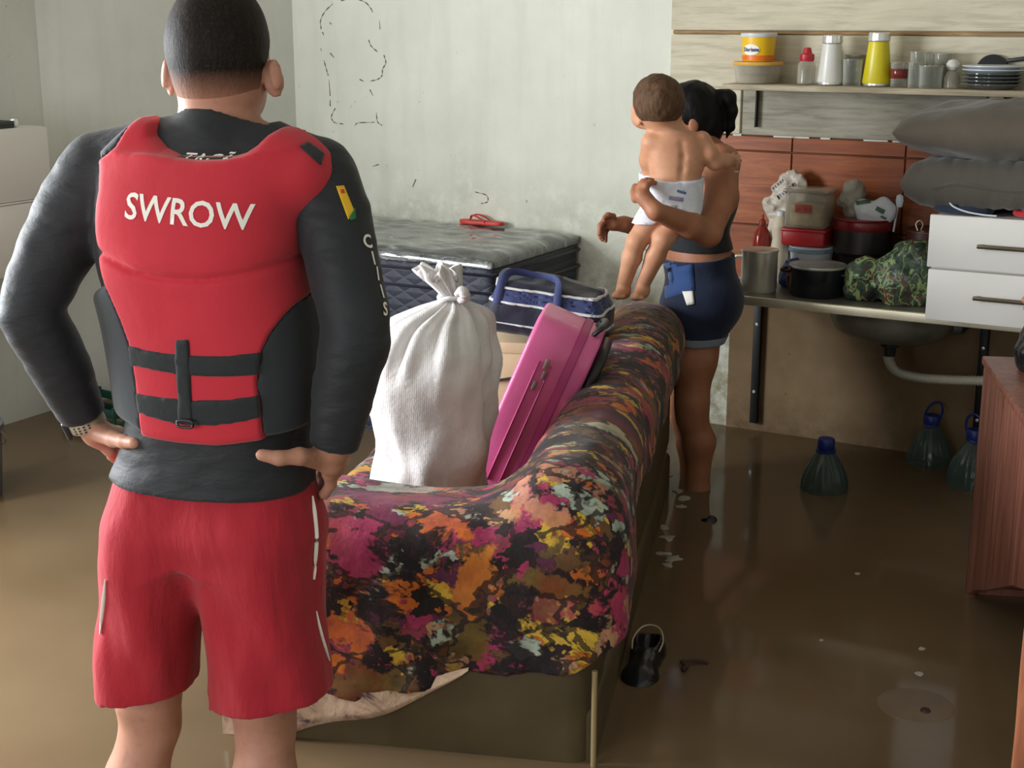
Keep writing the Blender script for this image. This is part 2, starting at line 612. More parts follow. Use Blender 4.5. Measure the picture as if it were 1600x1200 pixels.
HC = 2.65
wall_back = struct(wall_boxes('wall_back', [((-4.1, NB, -0.1), (1.35, NB + 0.15, HC))], 'plaster'), 'stained off-white plaster wall behind the mattress')
wall_left = struct(wall_boxes('wall_left', [((EL - 0.15, 2.45, -0.1), (EL, 4.07, HC)), ((EL - 0.15, -1.75, -0.1), (EL, 0.65, HC)),
                                            ((EL - 0.15, 0.65, 2.25), (EL, 2.45, HC)), ((EL - 0.15, 0.65, -0.1), (EL, 2.45, 0.92))], 'plaster_side'), 'grey plaster wall behind the white hanging cabinet')
bm = bmesh.new()
cs = [(-3.90, NB), (EL, 4.07), (EL - 0.15, 4.07), (EL - 0.15, 4.30), (-4.05, NB + 0.15)]
vb = [bm.verts.new((a, b, -0.1)) for a, b in cs]; vt = [bm.verts.new((a, b, HC)) for a, b in cs]
bm.faces.new(vb); bm.faces.new(vt[::-1])
for i in range(5): bm.faces.new((vb[i], vt[i], vt[(i + 1) % 5], vb[(i + 1) % 5]))
wall_c = struct(bm_obj('wall_corner', bm, 'plaster_side', None, False, (0, 0, 0), ROOM), 'pale angled plaster wall beside the man in the vest')
struct(wall_boxes('wall_right', [((1.2, -1.75, -0.1), (1.35, NB, HC))], 'plaster_side'), 'plaster wall on the right side of the room')
struct(wall_boxes('wall_rear', [((EL, -1.75, -0.1), (-3.4, -1.6, HC)), ((-1.0, -1.75, -0.1), (1.2, -1.6, HC)),
                                ((-3.4, -1.75, -0.1), (-1.0, -1.6, 0.7)), ((-3.4, -1.75, 2.2), (-1.0, -1.6, HC))], 'plaster_side'), 'plaster wall behind the photographer with a wide opening added for fill light')  # unseen opening, added to hold the fill lamp
struct(wall_boxes('floor', [((EL - 0.15, -1.75, -0.12), (1.35, NB + 0.15, 0.0))], 'mud'), 'muddy floor under the flood water')
struct(wall_boxes('ceiling', [((EL - 0.15, -1.75, HC), (1.35, NB + 0.15, HC + 0.1))], 'ceiling_paint'), 'plain painted ceiling')
struct(wall_boxes('ground', [((-12, -10, -0.3), (6, 12, -0.13))], 'outside_ground'), 'bare ground around the house')

# the flood water
bm = bmesh.new()
pts = [(EL + .001, -1.599), (1.199, -1.599), (1.199, NB - .001), (-3.90, NB - .001), (EL + .001, 4.07)]
bm.faces.new([bm.verts.new((a, b, WZ)) for a, b in pts])
water = bm_obj('flood_water', bm, 'muddy_water', None, False, (0, 0, 0), ROOM)
tag(water, 'brown muddy flood water covering the whole floor', 'water', kind='stuff')

# boards of the right half of the back wall
BN0 = NB - 0.016


def board(name, e0, e1, z0, z1, mat, n0=BN0, th=0.0158, bev=0.003):
    return box(name, (e0, n0, z0), (e1, n0 + th, z1), mat, wall_back, bev, 1)


for e0, e1 in ((-2.145, -0.62), (-0.615, 1.19)):
    board('wall_board', e0, e1, 1.689, 2.17, 'plank_cream')
    board('wall_board', e0, e1, 2.175, 2.64, 'plank_cream')
board('wall_board', -2.145, -0.40, 1.487, 1.673, 'plank_cream')
board('wall_board', -0.395, 1.19, 1.487, 1.673, 'plank_cream')
board('batten', -2.14, 1.19, 1.674, 1.688, 'strip_brown', NB - 0.012, 0.011, 0.004)
for e0, e1, m in ((-2.145, -1.862, 'plank_cream'), (-1.855, -0.992, 'plank_grey'), (-0.985, 0.1, 'plank_cream'), (0.105, 1.19, 'plank_grey')):
    board('wall_board', e0, e1, 1.318, 1.484, m)
simple('grout', srgb(96, 66, 46), 0.9, var=0.15)
board('tile_bed', -1.99, 1.19, 0.715, 1.318, 'grout', NB - 0.005, 0.0048, 0)
# terracotta panels over the counter
rng = random.Random(4)
ee = [-1.985, -1.66, -1.25, -0.84, -0.43, -0.02, 0.39, 0.80, 1.19]
for i in range(len(ee) - 1):
    board('wall_tile', ee[i], ee[i + 1] - 0.004, 1.262, 1.313, 'terracotta', NB - 0.012, 0.0118, 0.002)
    board('wall_tile', ee[i], ee[i + 1] - 0.004, 0.992, 1.257, 'terracotta', NB - 0.012, 0.0118, 0.002)
    board('wall_tile', ee[i], ee[i + 1] - 0.004, 0.72, 0.987, 'terracotta', NB - 0.012, 0.0118, 0.002)
# chipped mortar line over the tiles
for i in range(26):
    e = -1.98 + i * 0.11 + rng.uniform(-.03, .03)
    board('mortar_chip', e, e + rng.uniform(0.03, 0.10), 1.311, 1.318 + rng.uniform(0, 0.008), 'plaster', NB - 0.0125, 0.012, 0.002)
board('wall_panel', -1.875, 0.2, 0.0, 0.715, 'plaster_dirty', NB - 0.010, 0.0098, 0.002)
board('wall_panel', 0.205, 1.19, 0.0, 0.715, 'plaster_dirty', NB - 0.010, 0.0098, 0.002)


# pencil outline scratched on the plaster
def on_wall(px, py, n=NB):
    d = _ray(px, py); nv = Vector((math.sin(R29), math.cos(R29), 0)); o = Vector((0, 0, CAMH))
    p = o + d * ((n - o.dot(nv)) / d.dot(nv))
    return Vector((p.x * math.cos(R29) - p.y * math.sin(R29), p.dot(nv), p.z))


strokes = [[(502, 46), (501, 32), (508, 18), (520, 6)], [(533, 1), (552, -2), (570, 3), (580, 14), (582, 19)],
           [(504, 50), (506, 55)], [(501, 76), (503, 80)], [(506, 94), (510, 108), (513, 118)], [(514, 124), (516, 150)],
           [(516, 156), (516, 166)], [(524, 169), (518, 182), (521, 190), (527, 193)], [(531, 193), (537, 194)],
           [(555, 196), (560, 192), (585, 191)], [(588, 176), (590, 190), (597, 196)], [(593, 32), (594, 46)],
           [(576, 62), (580, 72), (590, 81)], [(600, 86), (603, 98), (598, 108), (597, 118), (590, 124), (578, 127)],
           [(562, 124), (568, 127)], [(578, 140), (583, 150)], [(516, 83), (522, 90)], [(515, 35), (518, 38)],
           [(582, 260), (592, 257)], [(645, 292), (650, 280)], [(743, 300), (760, 305), (762, 315), (752, 318)], [(210, 94), (222, 93)]]
for k, st in enumerate(strokes):
    nn = NB
    if k == len(strokes) - 1: continue
    q = [on_wall(x, y, nn) for x, y in st]
    if len(q) > 2: q = catmull(q, 5)
    V, F = [], []
    for i, p in enumerate(q):
        a = q[max(0, i - 1)]; b = q[min(len(q) - 1, i + 1)]; d = (b - a).normalized()
        w = Vector((-d.z, 0, d.x)) * (0.0016 + 0.0012 * math.sin(i * 1.7 + k)) * (2.2 if k in (16, 17) else 1)
        V += [p + w, p - w, p + w + Vector((0, -0.0012, 0)), p - w + Vector((0, -0.0012, 0))]
    for i in range(len(q) - 1):
        o = 4 * i
        F += [(o + 2, o + 3, o + 7, o + 6), (o, o + 2, o + 6, o + 4), (o + 1, o + 5, o + 7, o + 3)]
    mesh_obj('pencil_mark', V, F, 'pencil', wall_back, False)
# ================================================================== people
def skin_mat(name, a, b, c):
    t = NT(name)
    n1 = t.noise(9, 5, 0.6); n2 = t.noise(60, 3, 0.6)
    col = t.ramp(n1.outputs[0], [(0.3, b), (0.65, a)])
    col = t.mix(t.ramp(n2.outputs[0], [(0.55, (0, 0, 0)), (0.8, (0.35,) * 3)]), col, c)
    t.set(color=col, rough=0.52, spec=0.35, sss=0.08)
    t.p.inputs['Subsurface Radius'].default_value = (0.02, 0.008, 0.004)
    t.bump(n2.outputs[0], 0.06, 0.002)


skin_mat('skin_man', srgb(188, 138, 116), srgb(168, 118, 96), srgb(122, 84, 70))
skin_mat('skin_woman', srgb(174, 118, 88), srgb(152, 98, 72), srgb(130, 84, 62))
skin_mat('skin_baby', srgb(206, 154, 122), srgb(190, 134, 104), srgb(178, 118, 92))


def hair_mat(name, dark, lite, skin, rough=0.6):
    """mask attribute: 1 full hair, 0 shaved down to skin"""
    t = NT(name)
    n1 = t.noise(34, 6, 0.7, vec=t.mapping((3, 3, 0.8))); n2 = t.noise(220, 3, 0.7)
    col = t.ramp(n1.outputs[0], [(0.3, dark), (0.75, lite)])
    at = t.n('ShaderNodeAttribute'); at.attribute_name = 'mask'
    f = t.math('ADD', at.outputs['Fac'], t.math('MULTIPLY', t.math('SUBTRACT', n2.outputs[0], 0.5), 0.28), True)
    col = t.mix(f, skin, col)
    t.set(color=col, rough=rough, spec=0.15)
    t.bump(n1.outputs[0], 0.5, 0.006)


hair_mat('hair_short', srgb(16, 13, 11), srgb(34, 28, 24), srgb(180, 128, 104))
hair_mat('hair_black', srgb(8, 8, 9), srgb(26, 25, 26), srgb(8, 8, 9), 0.45)
hair_mat('hair_brown', srgb(66, 48, 36), srgb(112, 84, 62), srgb(90, 66, 50))


def cloth_mat(name, col, rough=0.8, var=0.1, wr=0.25, ws=18, sheen=0.2, an=(1, 1, 1)):
    t = NT(name)
    n1 = t.noise(5, 4); n2 = t.noise(ws, 5, 0.55, vec=t.mapping(an), dist=0.4); n3 = t.noise(420, 2)
    c = t.ramp(n1.outputs[0], [(0.3, tuple(x * (1 - var) for x in col[:3])), (0.7, tuple(min(1, x * (1 + var)) for x in col[:3]))])
    t.set(color=c, rough=rough, sheen=sheen, spec=0.3)
    h = t.math('ADD', n2.outputs[0], t.math('MULTIPLY', n3.outputs[0], 0.05))
    t.bump(h, wr, 0.02)


cloth_mat('shirt_black', srgb(36, 38, 42), 0.62, 0.12, 0.22, 16, 0.1, (1, 1, 2.5))
cloth_mat('vest_red', srgb(192, 42, 57), 0.75, 0.06, 0.12, 9)
cloth_mat('vest_black', srgb(46, 50, 54), 0.78, 0.1, 0.12, 9)
cloth_mat('webbing', srgb(34, 38, 41), 0.7, 0.08, 0.1, 40)
cloth_mat('shorts_red', srgb(164, 30, 44), 0.8, 0.1, 0.45, 7, 0.15, (1.6, 1.6, 0.5))
cloth_mat('print_white', srgb(240, 236, 228), 0.7, 0.03, 0.05, 30)
cloth_mat('patch_yellow', srgb(226, 178, 34), 0.7, 0.05, 0.05, 30)
cloth_mat('patch_green', srgb(32, 110, 62), 0.7, 0.05, 0.05, 30)
cloth_mat('patch_red', srgb(200, 60, 40), 0.7, 0.05, 0.05, 30)
simple('watch_strap', srgb(176, 162, 138), 0.55, var=0.06)
simple('watch_case', srgb(52, 56, 58), 0.3, 0.3, var=0.05)
simple('plastic_black', srgb(26, 27, 29), 0.4, var=0.05)

MR = Vector((-0.5, 2.47, 0.0)); MYAW = math.radians(-14)
man = thing('person', 'man in a red and black life vest with red shorts, seen from behind', 'person', MR, MYAW)
_c, _s = math.cos(-MYAW), math.sin(-MYAW)


def pl(px, py, ly=0.0):
    """frame pixel to the man's own axes, on the plane y = ly"""
    o = Vector((0, 0, CAMH)) - MR; d = _ray(px, py)
    ol = Vector((o.x * _c - o.y * _s, o.x * _s + o.y * _c, o.z)); dl = Vector((d.x * _c - d.y * _s, d.x * _s + d.y * _c, d.z))
    p = ol + dl * ((ly - ol.y) / dl.y)
    return np.array(p)


def bk(px, py, ly=-0.155):
    p = pl(px, py, ly); return (p[0], p[2])


# ---- torso silhouette of the vest, read off row by row
rows = [(236, 168, 474), (262, 150, 492), (300, 143, 492), (350, 142, 484), (400, 148, 484), (450, 160, 494), (500, 172, 503), (550, 181, 504), (600, 188, 503),
        (650, 193, 501), (700, 190, 497), (745, 181, 492), (800, 180, 497)]
vr = []
for py, a, b in rows:
    A, B = pl(a, py), pl(b, py); hw = (B[0] - A[0]) / 2
    ay = np.interp(py, [236, 300, 400, 550, 700, 800], [0.115, 0.152, 0.165, 0.155, 0.140, 0.138])
    hx = (A[0] + B[0]) / 2
    vr.append((A[2] * 0.5 + B[2] * 0.5, hx, 0.0, math.sqrt(max(hw ** 2 - (ay * 0.30) ** 2, 0.01)), ay))
zsh = vr[0][0]
TH = 0.030
body_r = [(z, cx, cy, ax - TH - (0.012 if z < 1.02 else 0), ay - TH - (0.026 if z < 1.02 else 0)) for z, cx, cy, ax, ay in vr]

LO, HI, GH = (-0.50, -0.31, -0.02), (0.34, 0.30, 1.80), 0.0046
Bf = Field(LO, HI, GH)
Bf.D = Bf.loft_d(body_r)
hipx = vr[-1][1]
# pelvis and legs
legs = {}
for sgn, kx, kx2 in ((-1, 230, 214), (1, 410, 415)):
    hip = np.array([hipx + sgn * 0.085, 0.0, 0.90]); knee = pl(kx, 1120, 0.0); calf = pl(kx2, 1200, -0.01)
    ank = np.array([calf[0] + (calf[0] - knee[0]) * 1.2, -0.02, 0.085])
    legs[sgn] = (hip, knee, calf, ank)
    Bf.chain([hip, hip * 0.5 + knee * 0.5 + [0, .01, 0], knee + [0, 0.008, 0.03], knee + [0, 0.012, -0.02], calf + [0, -0.006, -0.02], calf * 0.5 + ank * 0.5, ank],
             [0.085, 0.068, 0.058, 0.054, 0.058, 0.046, 0.036], 0.02)
    f = ank + [0, 0.02, -0.035]
    Bf.chain([f + [0, -0.045, -0.012], f + [sgn * 0.01, 0.06, -0.010], f + [sgn * 0.025, 0.15, -0.024]], [0.034, 0.036, 0.026], 0.03)
    Bf.chain([f + [-sgn * 0.01, 0.10, -0.02], f + [-sgn * 0.005, 0.17, -0.028]], [0.026, 0.018], 0.02)
# chest to shoulders and neck
SL, SR = pl(160, 272, 0.0), pl(496, 282, 0.03)
neck0, neck1 = pl(340, 232, 0.02), pl(346, 130, 0.035)
Bf.chain([neck0 + [0, 0, -0.05], neck0, neck1], [0.088, 0.066, 0.062], 0.03)
for S in (SL, SR):
    Bf.chain([neck0 + [0, 0.0, -0.01], (neck0 * 0.5 + S * 0.5) + [0, -0.005, 0.008], S + [0, 0, 0.01]], [0.064, 0.052, 0.056], 0.035)
# arms
EL_, WL_ = pl(46, 478, -0.09), pl(132, 652, -0.015)
ER_, WR_ = pl(559, 505, -0.05), pl(520, 700, -0.05)


def lerp(a, b, t): return a * (1 - t) + b * t


def dense(pts, rad, n=40):
    P = np.array([list(v) for v in catmull(pts, 10)]); t = np.linspace(0, len(rad) - 1, len(P))
    R = np.interp(t, range(len(rad)), rad); R = np.convolve(np.pad(R, 6, 'edge'), np.ones(13) / 13, 'valid')
    return [p for p in P[::2]], [float(r) for r in R[::2]]


arm_L = dense([SL, lerp(SL, EL_, 0.35) + [-0.006, 0, 0.004], lerp(SL, EL_, 0.72) + [-0.004, -0.004, 0.0], lerp(EL_, WL_, 0.05) + [-0.002, 0, 0], lerp(EL_, WL_, 0.30), lerp(EL_, WL_, 0.65), WL_], [0.060, 0.056, 0.045, 0.038, 0.041, 0.035, 0.026])
arm_R = dense([SR, lerp(SR, ER_, 0.35) + [0.006, 0, 0.004], lerp(SR, ER_, 0.72) + [0.003, -0.004, 0], lerp(ER_, WR_, 0.05), lerp(ER_, WR_, 0.30), lerp(ER_, WR_, 0.65), WR_], [0.056, 0.052, 0.045, 0.040, 0.041, 0.035, 0.026])
for pts, rad in (arm_L, arm_R): Bf.chain(pts, rad, 0.02)

# hands on the hips: thumb to the back, fingers forward round the hip
def hand(W, palm, thumb, fingers, k=0.008):
    Bf.chain([W, lerp(W, palm, 0.55)], [0.026, 0.026], 0.012)
    for f in fingers: Bf.chain([lerp(W, palm, 0.5), f[0]], [0.019, 0.0135], 0.012)
    Bf.chain(thumb, [0.019, 0.0145, 0.012, 0.0105], k)
    for f in fingers: Bf.chain(f, [0.0125, 0.0105, 0.0095, 0.0082], 0.004)


palmR = pl(516, 734, -0.025)
hand(WR_, palmR, [lerp(WR_, palmR, 0.5) + [-0.012, -0.01, 0], pl(468, 713, -0.112), pl(436, 716, -0.136), pl(409, 711, -0.146)],
     [[palmR + [-0.002, 0.000, -0.006], pl(517, 757, 0.000), pl(507, 772, 0.012), pl(497, 776, 0.035)],
      [palmR + [0.001, 0.020, -0.008], pl(514, 757, 0.045), pl(506, 768, 0.070), pl(494, 768, 0.095)],
      [palmR + [0.003, 0.038, -0.004], pl(510, 752, 0.075), pl(500, 760, 0.105), pl(484, 760, 0.125)],
      [palmR + [0.003, 0.052, 0.004], pl(506, 740, 0.090), pl(494, 746, 0.115), pl(480, 745, 0.130)]])
palmL = pl(168, 697, 0.015)
hand(WL_, palmL, [lerp(WL_, palmL, 0.45) + [0.006, -0.014, 0.004], pl(178, 686, -0.055), pl(194, 690, -0.085), pl(210, 692, -0.105)],
     [[palmL + [0.004, 0.000, -0.006], pl(176, 712, 0.040), pl(180, 716, 0.075), pl(192, 714, 0.100)],
      [palmL + [0.002, 0.018, -0.002], pl(174, 706, 0.065), pl(182, 708, 0.100), pl(196, 706, 0.122)],
      [palmL + [0.000, 0.034, 0.004], pl(174, 698, 0.085), pl(184, 700, 0.118), pl(200, 698, 0.135)],
      [palmL + [-0.002, 0.046, 0.012], pl(176, 688, 0.095), pl(188, 690, 0.122), pl(204, 690, 0.138)]])

# head, turned a little to the right
HC_ = pl(344, 72, 0.045); HY = math.radians(3)
hr = np.array(Matrix.Rotation(HY, 3, 'Z'))


def hp(x, y, z): return HC_ + hr @ np.array([x, y, z])


Hf = Field(LO, HI, GH); Hf.D[:] = 0.3
for F_ in (Bf, Hf):
    F_.ell(hp(0, -0.004, 0.012), (0.0750, 0.096, 0.096), 0.0, hr)
    F_.ell(hp(0, -0.030, -0.010), (0.070, 0.068, 0.080), 0.03, hr)
    F_.ell(hp(0, 0.045, -0.045), (0.066, 0.055, 0.080), 0.03, hr)
    F_.ell(hp(0, 0.062, -0.098), (0.046, 0.036, 0.034), 0.03, hr)
    F_.ell(hp(0, -0.010, -0.070), (0.064, 0.070, 0.060), 0.03, hr)
for sg in (-1, 1):      # ears, eye sockets, eyes, brow
    er = hr @ np.array(Matrix.Rotation(math.radians(42 * sg), 3, 'Z')) @ np.array(Matrix.Rotation(math.radians(8 * sg), 3, 'Y'))
    Bf.ell(hp(sg * 0.092, 0.002, -0.054), (0.0075, 0.019, 0.033), 0.006, er)
    Bf.ell(hp(sg * 0.1000, -0.006, -0.046), (0.0065, 0.012, 0.027), 0.006, er)
    Bf.ell(hp(sg * 0.080, 0.014, -0.052), (0.014, 0.012, 0.022), 0.01, er)
    Bf.ell(hp(sg * 0.032, 0.096, -0.018), (0.014, 0.012, 0.010), 0.006, hr, True)
    Bf.ell(hp(sg * 0.032, 0.086, -0.018), (0.011, 0.011, 0.011), 0.003, hr)
    Bf.chain([hp(sg * 0.015, 0.098, 0.002), hp(sg * 0.048, 0.086, 0.001)], [0.007, 0.006], 0.012)
Bf.chain([hp(0, 0.097, -0.012), hp(0, 0.112, -0.048), hp(0, 0.112, -0.052)], [0.008, 0.011, 0.012], 0.012)
for zz in (-0.078, -0.089): Bf.chain([hp(-0.020, 0.088, zz), hp(0, 0.097, zz), hp(0.020, 0.088, zz)], [0.004, 0.0065, 0.004], 0.005)
Bf.obj('body', 'skin_man', man, 2)

# hair: clipped cap fading to skin above the neck
x, y, z = Hf.xyz()
xl = (x - HC_[0]) * hr[0, 0] + (y - HC_[1]) * hr[1, 0]; yl = (x - HC_[0]) * hr[0, 1] + (y - HC_[1]) * hr[1, 1]; zl = z - HC_[2]
D = Hf.D - 0.0045
hl = -0.098 + np.clip((yl + 0.02) / 0.09, 0, 1.3) * 0.125 + 0.02 * np.clip(np.abs(xl) / 0.07, 0, 1) ** 4      # hairline rises to the temples and forehead
D = np.maximum(D, hl - zl)
D = np.maximum(D, -(Hf.D + 0.012))


def fade(V):
    zz = V[:, 2] - HC_[2]
    return np.clip((zz + 0.094) / 0.060, 0, 1) ** 0.7


g = Hf.like(D); hair = g.obj('hair', 'hair_short', man, 2, attr=fade)
hair['label'] = 'short dark hair faded at the nape'

# ---- shirt
Sf = Field((-0.50, -0.31, 0.84), (0.34, 0.30, 1.66), GH)
shirt_r = [(z, cx, cy, ax - TH + 0.010 + 0.020 * min(1, max(0, (1.06 - z) / 0.14)), ay - TH + 0.010 + 0.016 * min(1, max(0, (1.06 - z) / 0.14))) for z, cx, cy, ax, ay in vr]
zl_, cl_ = shirt_r[-1][0], shirt_r[-1][1:]; shirt_r.append((zl_ - 0.05, *cl_))
D = Sf.loft_d(shirt_r); Sf.D = D
Sf.chain([neck0 + [0, 0, -0.05], neck0 + [0, 0, 0.00], lerp(neck0, neck1, 0.38)], [0.096, 0.075, 0.069], 0.03)
for S in (SL, SR):
    Sf.chain([neck0 + [0, 0.0, -0.01], (neck0 * 0.5 + S * 0.5) + [0, -0.005, 0.008], S + [0, 0, 0.01]], [0.072, 0.060, 0.064], 0.035)
for pts, rad in (arm_L, arm_R): Sf.chain(pts, [r + 0.007 for r in rad], 0.02)
Sf.noise(0.0022, 16, 3, 2, (1, 1, 2.2))
x, y, z = Sf.xyz()
hemz = pl(330, 786, -0.13)[2]
tiltz = (x - hipx) * -0.02
cut = np.maximum(hemz + tiltz - z, -10)
inarm = None
for (W, E) in ((WL_, EL_), (WR_, ER_)):
    d = (W - E) / np.linalg.norm(W - E)
    far = (x - W[0]) * d[0] + (y - W[1]) * d[1] + (z - W[2]) * d[2] + 0.004
    near = np.sqrt((x - W[0]) ** 2 + (y - W[1]) ** 2 + (z - W[2]) ** 2) - 0.075
    cut = np.maximum(cut, np.minimum(far, -near))
nd = neck1 - neck0; nd /= np.linalg.norm(nd); nd = nd + np.array([0, 0.55, 0]); nd /= np.linalg.norm(nd)
N0 = lerp(neck0, neck1, 0.22)
near = np.sqrt((x - N0[0]) ** 2 + (y - N0[1]) ** 2 + (z - N0[2]) ** 2) - 0.11
cut = np.maximum(cut, np.minimum((x - N0[0]) * nd[0] + (y - N0[1]) * nd[1] + (z - N0[2]) * nd[2] - 0.004, -near))
shirt_full = Sf.D.copy()
Sf.D = np.maximum(Sf.D, cut)
shirt = Sf.obj('shirt', 'shirt_black', man, 2); shirt['label'] = 'black long-sleeved shirt'
# sleeve patch and letters
def on_surface(bvh, px, py, lift=0.0015, fall=-0.03):
    """where the sight line of a pixel meets a garment, in the man's axes"""
    o = Vector((0, 0, CAMH)) - MR; d = _ray(px, py)
    ol = Vector((o.x * _c - o.y * _s, o.x * _s + o.y * _c, o.z)); dl = Vector((d.x * _c - d.y * _s, d.x * _s + d.y * _c, d.z)).normalized()
    h = bvh.ray_cast(ol, dl)
    if h[0] is None or h[0].y > 0.1:
        h = bvh.find_nearest(Vector(pl(px, py, fall)))
    return h[0] + h[1].normalized() * lift


def decal(name, poly, bvh, mt, parent, lift=0.0015, n=7):
    """a small sewn patch following the cloth; poly of 4 frame pixels"""
    V, F = [], []
    for lf in (lift, -0.002):
        for i in range(n + 1):
            for j in range(n + 1):
                u, w = i / n, j / n
                a = [poly[0][k] * (1 - u) * (1 - w) + poly[1][k] * u * (1 - w) + poly[2][k] * u * w + poly[3][k] * (1 - u) * w for k in (0, 1)]
                V.append(on_surface(bvh, a[0], a[1], lf))
    m = (n + 1) ** 2
    for b in (0, m):
        for i in range(n):
            for j in range(n):
                k = b + i * (n + 1) + j; f = (k, k + n + 1, k + n + 2, k + 1); F.append(f if b else f[::-1])
    rim = [i * (n + 1) for i in range(n)] + [n * (n + 1) + j for j in range(n)] + [(n - i) * (n + 1) + n for i in range(n)] + [n - j for j in range(n)]
    for a, b in zip(rim, rim[1:] + rim[:1]): F.append((a, b, b + m, a + m))
    return mesh_obj(name, V, F, mt, parent)


shb = BVHTree.FromPolygons([v.co for v in shirt.data.vertices], [p.vertices for p in shirt.data.polygons])
decal('sleeve_patch', [(525, 291), (537, 290), (555, 334), (544, 343)], shb, 'patch_yellow', shirt)
decal('sleeve_patch', [(545, 341), (554, 325), (556, 342), (549, 344)], shb, 'patch_green', shirt, 0.0022, 4)
decal('sleeve_patch', [(531, 297), (536, 296), (538, 302), (533, 303)], shb, 'patch_red', shirt, 0.0024, 3)

# ---- life vest
Vf = Field((-0.30, -0.25, 0.90), (0.30, 0.25, 1.62), 0.0040)
Vf.D = Vf.loft_d(vr, 0.0, True, 2.5)
for a_, b_ in ((pl(188, 262, -0.03), pl(250, 250, -0.03)), (pl(418, 258, -0.03), pl(466, 276, -0.03))): Vf.cone(a_, b_, 0.050, 0.046, 0.03)
for S in (SL, SR):
    Vf.chain([neck0 + [0, -0.01, -0.03], (neck0 * 0.45 + S * 0.55) + [0, -0.010, 0.016], S * 0.92 + neck0 * 0.08 + [0, 0, 0.006]], [0.080, 0.074, 0.064], 0.04)
x, y, z = Vf.xyz()
Xg, Zg = Vf.ax[0][:, None], Vf.ax[2][None, :]
outl = [(150, 238), (172, 222), (200, 196), (218, 186), (233, 192), (240, 214), (252, 236), (275, 248), (305, 254), (345, 253), (378, 244), (402, 230), (420, 214), (432, 204), (452, 206), (478, 218), (500, 236),
        (499, 250), (494, 268), (484, 300), (470, 350), (462, 390), (461, 430), (478, 468), (560, 500), (560, 690), (498, 704), (400, 700), (330, 703), (270, 698), (215, 690), (182, 676), (100, 660), (100, 470), (152, 445), (144, 400), (141, 350), (141, 300), (145, 262)]
vp = poly_sd([bk(a, b, -0.155 + 0.10 * min(1, max(0, (285 - b) / 70))) for a, b in outl], Xg, Zg)[:, None, :]
front = poly_sd([(-0.30, 0.96), (0.30, 0.96), (0.30, 1.28), (0.17, 1.34), (0.14, 1.62), (0.065, 1.62), (0.05, 1.38), (-0.05, 1.38), (-0.065, 1.62), (-0.14, 1.62), (-0.19, 1.34), (-0.30, 1.28)], Xg, Zg)[:, None, :]
reg = np.where(y < 0.0, vp, np.maximum(vp, front))
# softened cut edge so the foam looks rounded
k = 0.016
h_ = np.clip(0.5 - 0.5 * (reg - Vf.D) / k, 0, 1)
vest_full = (Vf.D * h_ + reg * (1 - h_) + k * h_ * (1 - h_)).astype(np.float32)
seam = [bk(a, b) for a, b in ((140, 392), (170, 405), (210, 423), (260, 434), (320, 438), (380, 431), (420, 420), (470, 400))]
sd = np.full(Xg.shape[0:1] + Zg.shape[1:2], 1e3)
for a, b in zip(seam[:-1], seam[1:]):
    a = np.array(a); e = np.array(b) - a; t = np.clip(((Xg - a[0]) * e[0] + (Zg - a[1]) * e[1]) / (e @ e), 0, 1)
    sd = np.minimum(sd, np.hypot(Xg - a[0] - t * e[0], Zg - a[1] - t * e[1]))
groove = (0.007 * np.exp(-(sd / 0.006) ** 2))[:, None, :].astype(np.float32) * (y < 0)
above = np.interp(Xg[:, 0], [s[0] for s in seam], [s[1] for s in seam])[:, None] < Zg
puff = -0.004 * np.clip(sd / 0.03, 0, 1)[:, None, :] * above[:, None, :] * (y < 0)
vest_full = vest_full + groove + puff.astype(np.float32)
redp = [(150, 238), (165, 190), (440, 195), (470, 224), (490, 248), (499, 262), (484, 300), (470, 350), (462, 390), (457, 436), (441, 468), (418, 503), (402, 533), (392, 562), (388, 600), (390, 640), (395, 720), (212, 720), (209, 640), (204, 575), (196, 535), (183, 500), (166, 462), (150, 428), (120, 400), (120, 260)]
rp = poly_sd([bk(a, b) for a, b in redp], Xg, Zg)[:, None, :]
red_reg = np.where(y < 0.0, rp, 1.0)
Vr = Vf.like(np.maximum(vest_full, red_reg))
vest = Vr.obj('life_vest', 'vest_red', man, 2); vest['label'] = 'red padded back of the life vest'
redfull = poly_sd([(-0.125, 1.08), (-0.01, 1.08), (-0.01, 1.62), (-0.125, 1.62)], Xg, Zg)[:, None, :]
Vb = Vf.like(np.maximum(vest_full + 0.004, -(np.minimum(red_reg, 1.0) - 0.001)))
vb_ = Vb.obj('side_panel', 'vest_black', vest, 2); vb_['label'] = 'black side panel'


def strip(name, poly, mt, off=0.004, parent=vest, sm=1):
    pd = poly_sd([bk(a, b) for a, b in poly], Xg, Zg)[:, None, :]
    Dp = np.maximum(np.maximum(vest_full - off, -(vest_full + 0.006)), np.maximum(pd, y))
    g = Vf.like(Dp); return g.obj(name, mt, parent, sm)


strip('strap', [(196, 540), (240, 549), (300, 555), (350, 557), (396, 556), (392, 592), (345, 591), (300, 588), (250, 581), (200, 572)], 'webbing', 0.0035)
strip('strap', [(205, 616), (250, 622), (300, 626), (350, 627), (392, 624), (394, 661), (370, 665), (330, 668), (285, 666), (250, 660), (208, 648)], 'webbing', 0.0035)
strip('strap', [(275, 530), (297, 530), (299, 662), (277, 662)], 'webbing', 0.006)
# strap buckle at the bottom of the back
bp = pl(290, 663, -0.158)
V, F = tube(catmull([bp + np.array(q) for q in ((-0.012, -0.002, -0.004), (0.012, -0.002, -0.004), (0.012, -0.002, 0.006), (-0.012, -0.002, 0.006))], 5, True), 0.0024, 6, True)
mesh_obj('buckle', V, F, 'plastic_black', vest)

# lettering
vest_bvh = BVHTree.FromPolygons([v.co for v in vest.data.vertices], [p.vertices for p in vest.data.polygons])


